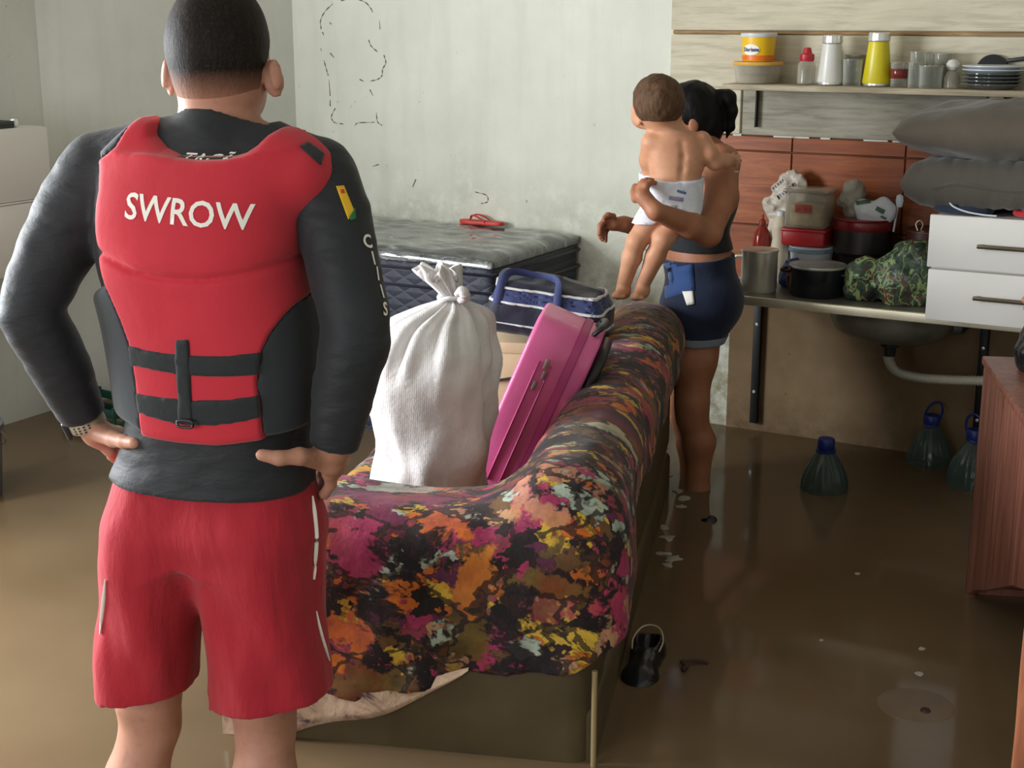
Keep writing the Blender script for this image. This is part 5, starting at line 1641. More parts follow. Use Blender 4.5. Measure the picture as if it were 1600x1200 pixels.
hpts = [(0.475, 0.235, ZC - 0.20), (0.476, 0.24, ZC - 0.225), (0.505, 0.25, ZC - 0.262), (0.57, 0.26, ZC - 0.276), (0.67, 0.26, ZC - 0.272), (0.80, 0.27, ZC - 0.262), (0.98, 0.30, ZC - 0.25)]
path = catmull([Vector(p) for p in hpts], 26)
V, F = tube(path, [0.0165 + 0.0022 * (1 if i % 2 else -1) for i in range(len(path))], 14)
hs = mesh_obj('drain_hose', V, F, 'hose_white', counter); hs['label'] = 'corrugated white drain hose'

# pots
def pot(name, label, e, n, z, r, h, mat, rim, cat='pot', handle=None):
    o = room_thing(name, label, cat, e, n, z)
    lathe_obj('pot_body', [(0.0, 0.0), (r * 0.94, 0.0), (r, 0.008), (r, h), (r * 0.955, h), (r * 0.95, 0.012), (0.0, 0.010)], mat, o, seg=44)
    lathe_obj('rim', [(r * 0.95, h - 0.002), (r * 1.035, h - 0.001), (r * 1.045, h + 0.004), (r * 1.03, h + 0.007), (r * 0.95, h + 0.004)], rim, o, seg=44)
    lathe_obj('lining', [(r * 0.953, h - 0.001), (r * 0.949, h - 0.001), (r * 0.944, 0.0135), (0.0, 0.0115), (0.0, 0.011), (r * 0.947, 0.0125)], rim, o, seg=44)
    if handle == 'ears':
        for sg in (-1, 1):
            tube_obj('handle', [(sg * r * 0.98, -0.025, h * 0.78), (sg * (r + 0.028), -0.02, h * 0.80), (sg * (r + 0.028), 0.02, h * 0.80), (sg * r * 0.98, 0.025, h * 0.78)], 0.006, 'plastic_black', o, 8, 5)
    elif handle == 'mug':
        tube_obj('handle', [(-r * 0.97, 0, h * 0.85), (-r - 0.03, 0, h * 0.78), (-r - 0.03, 0, h * 0.35), (-r * 0.97, 0, h * 0.25)], 0.006, 'aluminium', o, 8, 5, up=(0, 1, 0))
    elif handle == 'long':
        tube_obj('handle', [(r * 0.98, 0.0, h * 0.82), (r + 0.07, 0.02, h * 0.86), (r + 0.14, 0.03, h * 0.9)], [0.008, 0.011, 0.009], 'plastic_black', o, 8, 5)
    return o


simple('enamel_black', srgb(30, 32, 38), 0.28, 0.2, var=0.06)
simple('pan_grey', srgb(58, 54, 54), 0.3, 0.5, var=0.06)
simple('pan_red', srgb(120, 26, 30), 0.3, 0.1, var=0.1)
pot('aluminium_pot', 'tall bare aluminium pot at the left end of the counter', -1.640, 4.725, ZC + .0007, 0.062, 0.138, 'aluminium', 'aluminium', handle='mug')
pot('saucepan', 'black saucepan with a shiny steel rim at the front of the counter', -1.441, 4.752, ZC + .0007, 0.093, 0.098, 'enamel_black', 'chrome', handle='ears')
pot('cooking_pot', 'dark empty pot standing under the red-lined pot', -1.340, 4.965, ZC + .0007, 0.095, 0.115, 'pan_grey', 'pan_grey')
o = pot('cooking_pot', 'grey pot with a dark red rim holding crumpled bags', -1.345, 4.955, ZC + 0.124, 0.104, 0.118, 'pan_grey', 'pan_red')
lathe_obj('red_band', [(0.1045, 0.085), (0.1055, 0.088), (0.1055, 0.114), (0.1045, 0.117)], 'pan_red', o, seg=44)
# red-brown pot behind the patterned bag
simple('pan_brown', srgb(74, 36, 26), 0.4, 0.1, var=0.1)
pot('cooking_pot', 'brown pot beside the white drawers with a wire hook on it', -1.112, 4.955, ZC + .0007, 0.088, 0.215, 'pan_brown', 'pan_brown')
hk = room_thing('wire_hook', 'small bent wire hook lying on the brown pot', 'hook', -1.145, 4.885, ZC + 0.224)
tube_obj('wire', [(0, 0, 0.0), (-0.008, 0.004, 0.022), (0.004, 0.006, 0.034), (0.014, 0.008, 0.020), (0.008, 0.010, -0.002), (0.018, 0.012, -0.004)], 0.0022, 'steel_edge', hk, 6, 6)


def blob(name, label, cat, e, n, z, parts, mat, nz=(0.008, 22), seed=1, h=0.005, rot=0.0, part='bag_body', flat=True):
    """crumpled soft thing: ellipsoids (centre, radii, tilt)"""
    lo = np.min([np.array(c) - np.array(r).max() - 0.03 for c, r, *_ in parts], 0); hi = np.max([np.array(c) + np.array(r).max() + 0.03 for c, r, *_ in parts], 0)
    lo[2] = max(lo[2], -0.02)
    f = Field(lo, hi, h)
    for c, r, *t_ in parts:
        rt = np.array(Matrix.Rotation(math.radians(t_[0]), 3, 'Y')) if t_ else None
        f.ell(c, r, 0.018, rt)
    f.noise(nz[0], nz[1], seed, 3)
    if flat: f.D = np.maximum(f.D, -f.xyz()[2] + 0 * f.D)
    o = room_thing(name, label, cat, e, n, z, rot)
    f.obj(part, mat, o, 1)
    return o


# containers stacked at the back
simple('plastic_white', srgb(206, 212, 220), 0.35, var=0.04)
simple('plastic_cream', srgb(196, 184, 160), 0.5, var=0.06)
simple('plastic_red', srgb(176, 36, 40), 0.35, var=0.08)
simple('plastic_blue', srgb(30, 62, 118), 0.5, var=0.15, bump=0.3, bscale=30)


def clear(name, tint, rough=0.08, alpha=0.30):
    t = NT(name); n1 = t.noise(6, 3)
    t.set(color=t.ramp(n1.outputs[0], [(0.3, tuple(c * 0.92 for c in tint[:3])), (0.7, tint)]), rough=rough, spec=0.6)
    tr = t.n('ShaderNodeBsdfTransparent'); tr.inputs[0].default_value = tuple(0.55 + 0.45 * c for c in tint[:3]) + (1,)
    lw = t.n('ShaderNodeLayerWeight'); lw.inputs[0].default_value = 0.35
    f = t.math('ADD', t.math('MULTIPLY', lw.outputs['Facing'], 0.55), alpha, True)
    mx = t.n('ShaderNodeMixShader'); t.link(f, mx.inputs[0]); t.link(tr.outputs[0], mx.inputs[1]); t.link(t.p.outputs[0], mx.inputs[2]); t.link(mx.outputs[0], t.out.inputs[0])


clear('clear_plastic', srgb(206, 200, 184), 0.12, 0.28)
clear('clear_glass', srgb(222, 224, 216), 0.05, 0.08)
clear('clear_blue', srgb(150, 176, 190), 0.08, 0.34)
clear('clear_red', srgb(150, 40, 34), 0.1, 0.45)
o = room_thing('plastic_tub', 'white plastic tub under the red container', 'tub', -1.522, 4.935, ZC + .0007)
lathe_obj('tub_wall', [(0.0, 0.0), (0.062, 0.0), (0.066, 0.006), (0.076, 0.125), (0.079, 0.127), (0.079, 0.138), (0.0, 0.139)], 'plastic_white', o, seg=36)
lathe_obj('tub_rim', [(0.0795, 0.118), (0.083, 0.120), (0.083, 0.132), (0.0795, 0.134)], 'clear_blue', o, seg=36)
o = room_thing('lid', 'round cream lid leaning against the white tub', 'lid', -1.493, 4.852, ZC + .0007)
lathe_obj('lid_disc', [(0.0, 0.004), (0.040, 0.004), (0.044, 0.0), (0.047, 0.002), (0.047, 0.010), (0.043, 0.012), (0.0, 0.012)], 'plastic_cream', o, Vector((0, 0, 0.047)), 30).rotation_euler = (math.radians(72), 0, 0)
o = room_thing('food_container', 'red square plastic container in the middle of the stack', 'container', -1.540, 4.935, ZC + 0.1402)
box('tub_wall', (-0.079, -0.06, 0.0), (0.079, 0.06, 0.058), 'plastic_red', o, 0.012, 3)
box('tub_rim', (-0.083, -0.064, 0.052), (0.083, 0.064, 0.0615), 'plastic_red', o, 0.004, 2)
o = room_thing('food_container', 'clear plastic container with food inside on top of the red one', 'container', -1.537, 4.935, ZC + 0.203)
box('tub_wall', (-0.074, -0.058, 0.0), (0.074, 0.058, 0.124), 'clear_plastic', o, 0.012, 3)
box('lid', (-0.082, -0.064, 0.125), (0.082, 0.064, 0.137), 'clear_plastic', o, 0.004, 2)
simple('food_pale', srgb(190, 166, 120), 0.7, var=0.25, scale=40)
simple('food_red', srgb(150, 66, 50), 0.7, var=0.3, scale=60)
box('contents', (-0.060, -0.048, 0.006), (0.060, 0.048, 0.085), 'food_pale', o, 0.014, 3)
box('label', (-0.035, -0.0597, 0.055), (0.025, -0.0582, 0.085), 'food_red', o, 0.0)
# bottles
o = room_thing('bottle', 'white waisted plastic bottle beside the stacked containers', 'bottle', -1.640, 4.930, ZC + .0007)
lathe_obj('bottle_body', [(0.0, 0.0), (0.031, 0.0), (0.034, 0.006), (0.033, 0.10), (0.026, 0.155), (0.033, 0.195), (0.032, 0.205), (0.018, 0.232), (0.014, 0.236), (0.0, 0.237)], 'plastic_cream', o, seg=28)
lathe_obj('cap', [(0.0, 0.236), (0.0145, 0.236), (0.0145, 0.252), (0.0, 0.253)], 'plastic_white', o, seg=20)
o = room_thing('bottle', 'red see-through squeeze bottle beside the white bottle', 'bottle', -1.712, 4.945, ZC + .0007)
lathe_obj('bottle_body', [(0.0, 0.0), (0.030, 0.0), (0.033, 0.008), (0.033, 0.145), (0.028, 0.17), (0.012, 0.195), (0.011, 0.20), (0.0, 0.201)], 'clear_red', o, seg=26)
lathe_obj('liquid', [(0.0, 0.004), (0.028, 0.004), (0.030, 0.010), (0.030, 0.10), (0.0, 0.101)], 'pan_red', o, seg=26)
lathe_obj('cap', [(0.0, 0.20), (0.013, 0.20), (0.012, 0.212), (0.006, 0.218), (0.004, 0.236), (0.0, 0.237)], 'clear_red', o, seg=18)
# blue cloth and packet
blob('cleaning_cloth', 'crumpled blue cloth behind the saucepan', 'cloth', -1.568, 4.835, ZC + 0.001, [((0, 0, 0.035), (0.034, 0.03, 0.045)), ((0.018, 0, 0.075), (0.026, 0.024, 0.03)), ((-0.02, 0.01, 0.06), (0.02, 0.02, 0.03))], 'plastic_blue', (0.008, 40), 3, 0.004, part='cloth_fold')


def packet_mat():
    t = NT('packet_print'); v = t.n('ShaderNodeTexVoronoi'); v.inputs['Scale'].default_value = 38; t.link(t.tc.outputs['Object'], v.inputs['Vector'])
    s = t.n('ShaderNodeSeparateColor'); t.link(v.outputs['Color'], s.inputs[0])
    t.set(color=t.ramp(s.outputs[0], [(0.0, srgb(92, 40, 24)), (0.3, srgb(172, 84, 40)), (0.55, srgb(70, 46, 34)), (0.75, srgb(190, 160, 120))], 'CONSTANT'), rough=0.4)


packet_mat()
blob('snack_packet', 'small orange printed packet between the two pots', 'packet', -1.535, 4.765, ZC + 0.001, [((0, 0, 0.03), (0.020, 0.014, 0.032)), ((0, 0, 0.06), (0.018, 0.011, 0.02))], 'packet_print', (0.004, 40), 4, 0.0035, part='wrapper')


# bags
def print_bag(name, base, dark):
    t = NT(name); n1 = t.noise(12, 4)
    w = t.n('ShaderNodeTexWave'); w.inputs['Scale'].default_value = 5.5; w.inputs['Distortion'].default_value = 1.5
    t.link(t.mapping((1, 1, 1), rot=(0, 0.9, 0)), w.inputs['Vector'])
    c = t.ramp(n1.outputs[0], [(0.3, tuple(x * 0.85 for x in base[:3])), (0.7, base)])
    t.set(color=c, rough=0.4, spec=0.4); t.bump(t.noise(30, 4).outputs[0], 0.5, 0.008)


print_bag('bag_white', srgb(196, 186, 172), srgb(50, 46, 44))
print_bag('bag_pale', srgb(168, 164, 150), srgb(50, 46, 44))
print_bag('carton_white', srgb(214, 218, 226), srgb(60, 90, 70))
wb = blob('plastic_bag', 'white plastic bag with dark lettering leaning on the tiles', 'bag', -1.665, 5.030, ZC + 0.001, [((0.0, 0, 0.05), (0.05, 0.030, 0.06)), ((0.0, 0, 0.16), (0.050, 0.030, 0.09)), ((0.0, 0.0, 0.27), (0.058, 0.024, 0.062), 30), ((0.025, 0.0, 0.325), (0.062, 0.022, 0.050), 40), ((-0.045, 0.0, 0.25), (0.035, 0.025, 0.045), 30), ((0.05, 0.0, 0.30), (0.045, 0.02, 0.05))], 'bag_white', (0.012, 26), 5)
bvh = BVHTree.FromPolygons([v.co for v in wb.children[0].data.vertices], [p.vertices for p in wb.children[0].data.polygons])
# worn dark print, too rubbed to read
rw = random.Random(9)
for row, (cx, cz, n_, hh_) in enumerate(((-0.016, 0.338, 5, 0.013), (0.018, 0.318, 8, 0.018))):
    ca, sa = math.cos(math.radians(42)), math.sin(math.radians(42))
    for m_i in range(n_):
        u0 = (m_i - n_ / 2) * 0.0115; w_ = rw.uniform(0.006, 0.0105); h2 = hh_ * rw.uniform(0.7, 1.05)
        V = []
        for du, dv in ((0, -h2 / 2), (w_ / 2, -h2 * rw.uniform(.3, .55)), (w_, -h2 / 2), (w_, h2 / 2), (w_ / 2, h2 * rw.uniform(.2, .5)), (0, h2 / 2)):
            X, Z = cx + (u0 + du) * ca - dv * sa, cz + (u0 + du) * sa + dv * ca
            h_ = bvh.ray_cast(Vector((X, -0.3, Z)), Vector((0, 1, 0)))
            V.append((X, (h_[0].y if h_[0] is not None else -0.02) - 0.0015, Z))
        mesh_obj('print_mark', V, [(0, 1, 4, 5), (1, 2, 3, 4)], 'plastic_black', wb, False)
zp = ZC + 0.124 + 0.085
blob('plastic_bag', 'greyish plastic bag stuffed in the red-rimmed pot at the left', 'bag', -1.400, 4.985, zp, [((0, 0, 0.06), (0.035, 0.03, 0.055)), ((0.0, 0, 0.12), (0.038, 0.03, 0.045)), ((-0.03, 0, 0.09), (0.03, 0.025, 0.03))], 'bag_pale', (0.010, 30), 7)
o = blob('carton', 'white crumpled carton with green print in the red-rimmed pot', 'carton', -1.305, 4.915, zp, [((0, 0, 0.05), (0.058, 0.025, 0.045), 15), ((0.03, 0, 0.07), (0.048, 0.022, 0.042), 25), ((-0.04, 0, 0.075), (0.030, 0.02, 0.03))], 'carton_white', (0.006, 24), 8, 0.004, part='paper')
bvh = BVHTree.FromPolygons([v.co for v in o.children[0].data.vertices], [p.vertices for p in o.children[0].data.polygons])
simple('print_green', srgb(66, 104, 84), 0.6, var=0.15)
for cx, cz, w_, h2, a_ in ((-0.035, 0.098, 0.052, 0.014, 12), (0.028, 0.075, 0.032, 0.016, -25), (0.040, 0.050, 0.02, 0.008, -25)):
    V, F = [], []
    for i in range(7):
        for j in range(4):
            u, w = (i / 6 - 0.5) * w_, (j / 3 - 0.5) * h2; ca, sa = math.cos(math.radians(a_)), math.sin(math.radians(a_))
            X, Z = cx + u * ca - w * sa, cz + u * sa + w * ca
            h_ = bvh.ray_cast(Vector((X, -0.3, Z)), Vector((0, 1, 0))); V.append((X, (h_[0].y if h_[0] is not None else -0.02) - 0.0015, Z))
    for i in range(6):
        for j in range(3): a = i * 4 + j; F.append((a, a + 4, a + 5, a + 1))
    mesh_obj('print', V, F, 'print_green', o)
o = room_thing('serving_spoon', 'white plastic spoon sticking up from the pot', 'spoon', -1.236, 4.925, zp)
tube_obj('shaft', [(0, 0, 0), (0.004, 0, 0.04), (0.010, 0, 0.09)], 0.004, 'plastic_white', o, 8, 5)
lathe_obj('spoon_bowl', [(0.0, -0.026), (0.010, -0.022), (0.014, 0.0), (0.011, 0.016), (0.0, 0.022)], 'plastic_white', o, Vector((0.014, 0, 0.108)), 18, sy=0.4)


def camo_mat():
    t = NT('camo_bag')
    a = t.noise(16, 3, 0.55, dist=1.2); b = t.noise(19, 3, 0.55, vec=t.mapping((1, 1, 1), loc=(3, 1, 7)), dist=1.5); c = t.noise(24, 2, 0.5, vec=t.mapping((1, 1, 0.7), loc=(9, 5, 2)), dist=1.0)
    col = t.ramp(a.outputs[0], [(0.0, srgb(34, 48, 42)), (0.44, srgb(52, 70, 56)), (0.55, srgb(74, 88, 70)), (0.62, srgb(40, 56, 46))], 'CONSTANT')
    col = t.mix(t.ramp(b.outputs[0], [(0.57, (0, 0, 0)), (0.59, (1, 1, 1))]), col, srgb(96, 54, 44))
    ln = t.math('ABSOLUTE', t.math('SUBTRACT', c.outputs[0], 0.5))
    col = t.mix(t.ramp(ln, [(0.015, (0.9,) * 3), (0.035, (0, 0, 0))]), col, srgb(140, 164, 104))
    t.set(color=col, rough=0.5); t.bump(t.noise(26, 4).outputs[0], 0.7, 0.012)


camo_mat()
blob('printed_bag', 'green and brown leaf-printed bag slumped on the counter', 'bag', -1.178, 4.740, ZC + 0.001, [((-0.09, 0.0, 0.06), (0.075, 0.065, 0.085)), ((0.02, -0.01, 0.075), (0.085, 0.07, 0.10)), ((0.09, 0.0, 0.095), (0.060, 0.07, 0.105)), ((-0.13, -0.01, 0.03), (0.04, 0.05, 0.045)), ((0.04, 0, 0.15), (0.06, 0.05, 0.05), 20)], 'camo_bag', (0.014, 18), 10, 0.0055)

# ---------------------------------------------------------------- white drawers lifted on to the counter
simple('handle_bronze', srgb(84, 74, 58), 0.35, 0.6, var=0.1)
simple('drawer_white', srgb(214, 211, 206), 0.4, var=0.03, scale=2)
CE, CN = -1.020, 4.50
dw = room_thing('drawer_chest', 'white two-drawer chest standing on the counter', 'chest', CE, CN, ZC + .0015)
box('carcass', (0.010, 0.020, 0.0), (0.620, 0.50, 0.328), 'drawer_white', dw, 0.003)
for z0, z1, hz in ((0.168, 0.332, 0.245), (0.002, 0.163, 0.085)):
    dx = 0.0 if z0 > 0.1 else 0.006
    d_ = box('drawer', (dx, 0.0, z0), (0.63, 0.0195, z1), 'drawer_white', dw, 0.004)
    hn = box('handle', (0.150, -0.022, hz - 0.006), (0.48, -0.013, hz + 0.007), 'handle_bronze', d_, 0.003)
    for e in (0.165, 0.465): box('handle_post', (e - 0.006, -0.014, hz - 0.005), (e + 0.006, 0.001, hz + 0.006), 'handle_bronze', d_, 0.002)

# pillows on the chest
cloth_mat('pillow_grey', srgb(88, 80, 70), 0.85, 0.12, 0.35, 9)
cloth_mat('pillow_dark', srgb(80, 75, 68), 0.85, 0.12, 0.35, 9)


def pillow(label, e, n, z, a, b, c, mat, seed, tilt=0.0, ruffle=False, ex=3.0):
    o = room_thing('pillow', label, 'pillow', e, n, z); V, F = [], []; nu, nv = 44, 30
    for s_ in (1, -1):
        for i in range(nu + 1):
            for j in range(nv + 1):
                u, w = i / nu * 2 - 1, j / nv * 2 - 1
                puff = ((1 - abs(u) ** ex) * (1 - abs(w) ** ex)) ** 0.5
                xx = a * u * (1 - 0.06 * (1 - abs(w)) * 0 - 0.05 * w * w * abs(u)); yy = b * w * (1 - 0.05 * u * u * abs(w))
                zz = s_ * c * puff + 0.016 * mnoise.noise(Vector((u * 2.5 + seed, w * 2.5, s_))) * puff + 0.007 * mnoise.noise(Vector((u * 7, w * 6 + seed, s_))) * puff + (0.004 * math.sin(u * 46 + 3 * w) * max(0, 1 - abs(abs(w) - 0.8) / 0.35) * puff if ruffle else 0)
                V.append((xx, yy, zz + c * 1.12))
    m = (nu + 1) * (nv + 1)
    for k_ in range(2):
        for i in range(nu):
            for j in range(nv):
                q = k_ * m + i * (nv + 1) + j; f = (q, q + nv + 1, q + nv + 2, q + 1); F.append(f if k_ == 0 else f[::-1])
    bm = bmesh.new(); me = bpy.data.meshes.new('t'); me.from_pydata(V, [], F); bm.from_mesh(me); bpy.data.meshes.remove(me)
    bmesh.ops.remove_doubles(bm, verts=bm.verts, dist=1e-4)
    bm_obj('cushion', bm, mat, o, autosmooth=80)
    rim = [(a * math.copysign(abs(math.cos(t)) ** 0.42, math.cos(t)) * 0.965, b * math.copysign(abs(math.sin(t)) ** 0.42, math.sin(t)) * 0.965, c * 1.12) for t in np.linspace(0, 2 * math.pi, 49)[:-1]]
    if ruffle:
        rim = [(x_ * (1.0 + 0.010 * (k_ % 2)), y_ * (1.0 + 0.012 * (k_ % 2)), z_ + 0.007 * (k_ % 3 - 1)) for k_, (x_, y_, z_) in enumerate(rim)]
    tube_obj('seam', rim, 0.006 if not ruffle else 0.009, mat, o, 6, 3, True)
    o.rotation_euler = (0, tilt, ROOM)
    return o


ZT = ZC + 0.336
pillow('crumpled dark grey pillow directly on the white drawers', -0.795, 4.73, ZT + 0.002, 0.345, 0.23, 0.078, 'pillow_dark', 3.0, math.radians(-1), True, 7.0)
pillow('plump grey pillow on top of the other pillow', -0.790, 4.74, ZT + 0.142, 0.385, 0.25, 0.092, 'pillow_grey', 7.0, math.radians(-1))
cloth_mat('cloth_blue_dark', srgb(38, 46, 66), 0.85, 0.15, 0.3, 14)
cloth_mat('cloth_red', srgb(176, 34, 40), 0.8, 0.15, 0.3, 14)
blob('folded_cloth', 'dark blue cloth squeezed under the pillows', 'cloth', -0.955, 4.575, ZT, [((0, 0, 0.010), (0.075, 0.05, 0.022)), ((0.05, 0, 0.010), (0.06, 0.05, 0.018))], 'cloth_blue_dark', (0.004, 20), 12, 0.004, part='fold')
blob('folded_cloth', 'red cloth at the right under the pillows', 'cloth', -0.700, 4.570, ZT, [((0, 0, 0.010), (0.085, 0.05, 0.022)), ((0.09, 0, 0.010), (0.06, 0.05, 0.024))], 'cloth_red', (0.006, 26), 13, 0.004, part='fold')
cb_ = room_thing('cable', 'thin white cable lying over the blue cloth', 'cable', -0.955, 4.535, ZT)
tube_obj('cord', [(-0.02, 0.0, 0.036), (0.0, -0.012, 0.022), (0.04, -0.018, 0.010), (0.09, -0.02, 0.004), (0.13, -0.02, 0.003)], 0.0028, 'plastic_white', cb_, 6, 6)

# hand of someone outside the frame steadying the lower drawer
hq = RM(-0.660, 4.43, ZC + 0.095)
helper = thing('person', 'hand of a person at the right edge gripping the lower drawer', 'person', hq, ROOM)
Hd = Field((-0.13, -0.16, -0.12), (0.44, 0.10, 0.12), 0.0042)
Hd.chain([(0.40, -0.10, -0.02), (0.16, -0.07, -0.01), (0.08, -0.035, 0.0)], [0.042, 0.031, 0.027], 0.02)
Hd.ell((0.045, -0.02, 0.0), (0.045, 0.020, 0.040), 0.02)
for i, zz in enumerate((0.032, 0.011, -0.011, -0.031)):
    Hd.chain([(0.03, -0.018, zz * 0.9), (-0.018 + 0.004 * i, -0.018, zz), (-0.048 + 0.006 * abs(i - 1), -0.002, zz), (-0.052 + 0.007 * abs(i - 1), 0.022, zz)], [0.014, 0.0105, 0.0095, 0.0085], 0.004)
Hd.chain([(0.05, -0.03, 0.02), (0.02, -0.045, 0.05), (-0.01, -0.04, 0.066)], [0.017, 0.012, 0.0095], 0.008)
Hd.obj('hand', 'skin_man', helper, 2)
Hs_ = Field((0.14, -0.20, -0.12), (0.44, 0.02, 0.10), 0.0050)
Hs_.chain([(0.40, -0.10, -0.02), (0.18, -0.074, -0.012)], [0.052, 0.042], 0.0)
Hs_.D = np.maximum(Hs_.D, 0.19 - Hs_.xyz()[0] + 0 * Hs_.D)
Hs_.obj('sleeve', 'shirt_black', helper, 1)

# ---------------------------------------------------------------- shelf
shelf = room_thing('wall_shelf', 'long pale wooden shelf on the board wall', 'shelf', -1.865, 4.89, 1.487)
box('plank', (0.0, 0.0, 0.0), (2.9, 0.193, 0.0205), 'shelf_wood', shelf, 0.004)
for e in (0.065, 0.93, 1.9):
    box('bracket', (e, 0.172, -0.14), (e + 0.006, 0.193, -0.0005), 'iron_black', shelf, 0.001)
ZS = 1.5085


def shelf_lathe(name, label, cat, e, n, parts, group=None, z=ZS):
    o = room_thing(name, label, cat, e, n, z + 0.0005, 0.0, group)
    for pn, prof, m in parts: lathe_obj(pn, prof, m, o, seg=32)
    return o


simple('tub_yellow', srgb(236, 190, 22), 0.4, var=0.05)
simple('tub_orange', srgb(222, 110, 24), 0.4, var=0.05)
simple('lid_orange', srgb(214, 166, 72), 0.45, var=0.06)
simple('tumbler_yellow', srgb(214, 198, 20), 0.35, var=0.04)
simple('tumbler_white', srgb(214, 212, 206), 0.35, var=0.03)
simple('cap_red', srgb(176, 34, 46), 0.4, var=0.06)
simple('label_blue', srgb(40, 52, 110), 0.5, var=0.05)
o = room_thing('food_container', 'low see-through container with an orange lid at the left end of the shelf', 'container', -1.770, 4.99, ZS + .0005)
lathe_obj('tub_wall', [(0.0, 0.0), (0.072, 0.0), (0.076, 0.005), (0.083, 0.062), (0.080, 0.062), (0.073, 0.006), (0.0, 0.004)], 'clear_plastic', o, seg=36)
lathe_obj('contents', [(0.0, 0.005), (0.070, 0.005), (0.074, 0.028), (0.0, 0.030)], 'plastic_cream', o, seg=30)
lathe_obj('lid', [(0.0, 0.062), (0.087, 0.062), (0.089, 0.066), (0.087, 0.074), (0.0, 0.075)], 'lid_orange', o, seg=36)
o = room_thing('margarine_tub', 'yellow printed tub stacked on the orange-lidded container', 'tub', -1.770, 4.99, ZS + 0.0762)
lathe_obj('tub_wall', [(0.0, 0.0), (0.053, 0.0), (0.055, 0.004), (0.060, 0.084), (0.0, 0.085)], 'tub_yellow', o, seg=36)
lathe_obj('printed_band', [(0.0548, 0.003), (0.0562, 0.004), (0.0572, 0.020), (0.0556, 0.021)], 'tub_orange', o, seg=36)
lathe_obj('lid', [(0.0, 0.084), (0.063, 0.084), (0.064, 0.086), (0.064, 0.095), (0.061, 0.097), (0.0, 0.097)], 'plastic_white', o, seg=36)


def wrap_text(body, size, r, z, parent, mt, a0=-math.pi / 2, off=0.0006):
    me = text_mesh(body, size, off, 0.0)
    for v in me.vertices:
        a = a0 + v.co.x / r; v.co = Vector((r * math.cos(a), r * math.sin(a), z + v.co.y))
    return link('lettering', me, mt, parent, False)


def wrap_oval(r, z, wa, hz, parent, mt, a0=-math.pi / 2):
    V = [(r * math.cos(a0), r * math.sin(a0), z)]
    for k_ in range(28):
        t = 2 * math.pi * k_ / 28; a = a0 + wa * math.cos(t); V.append((r * math.cos(a), r * math.sin(a), z + hz * math.sin(t)))
    return mesh_obj('printed_oval', V, [(0, 1 + k_, 1 + (k_ + 1) % 28) for k_ in range(28)], mt, parent)


AV = -math.pi / 2 - 0.15
wrap_oval(0.0592, 0.040, 0.55, 0.019, o, 'print_white', AV)
wrap_text('Doriana', 0.019, 0.0600, 0.040, o, 'label_blue', AV)
shelf_lathe('bottle', 'small clear bottle with a red cap on the shelf', 'bottle', -1.590, 4.985, [('bottle_body', [(0.0, 0.0), (0.028, 0.0), (0.031, 0.004), (0.031, 0.060), (0.026, 0.074), (0.020, 0.080), (0.0, 0.081)], 'clear_plastic'), ('contents', [(0.0, 0.004), (0.026, 0.004), (0.026, 0.05), (0.0, 0.051)], 'clear_glass'), ('cap', [(0.0, 0.078), (0.023, 0.078), (0.025, 0.084), (0.025, 0.100), (0.016, 0.106), (0.012, 0.124), (0.0, 0.125)], 'cap_red')])
for nm, lab, e, m in (('tumbler', 'white tapered steel-topped tumbler on the shelf', -1.503, 'tumbler_white'), ('tumbler', 'bright yellow tapered steel-topped tumbler on the shelf', -1.342, 'tumbler_yellow')):
    s_ = 1.0 if m == 'tumbler_white' else 1.06
    shelf_lathe(nm, lab, 'tumbler', e, 4.985, [('tumbler_wall', [(0.0, 0.009), (0.045 * s_, 0.009), (0.046 * s_, 0.013), (0.032 * s_, 0.138 * s_), (0.0, 0.139 * s_)], m),
                ('steel_base', [(0.0, 0.0), (0.040 * s_, 0.0), (0.043 * s_, 0.003), (0.043 * s_, 0.0088), (0.0, 0.0088)], 'chrome'),
                ('steel_collar', [(0.0, 0.139 * s_), (0.033 * s_, 0.139 * s_), (0.035 * s_, 0.142 * s_), (0.034 * s_, 0.164 * s_), (0.030 * s_, 0.167 * s_), (0.0, 0.167 * s_)], 'chrome')], 'steel-topped tumblers')


def glass(label, e, n, r, h, taper=1.12, fill=None, group='drinking glasses on the shelf'):
    prof = [(0.0, 0.0), (r, 0.0), (r * 1.02, 0.004), (r * taper, h), (r * taper - 0.003, h), (r * 0.93, 0.010), (0.0, 0.009)]
    o = room_thing('drinking_glass', label, 'glass', e, n, ZS + .0005, 0.0, group)
    lathe_obj('glass_wall', prof, 'clear_glass', o, seg=28)
    lathe_obj('glass_rim', [(r * taper - 0.004, h), (r * taper + 0.0015, h), (r * taper + 0.0015, h + 0.003), (r * taper - 0.004, h + 0.003)], 'clear_plastic', o, seg=28)
    if fill: lathe_obj('printed_band', [(r * 1.045, h * 0.35), (r * 1.06, h * 0.36), (r * 1.09, h * 0.75), (r * 1.075, h * 0.76)], fill, o, seg=28)
    return o


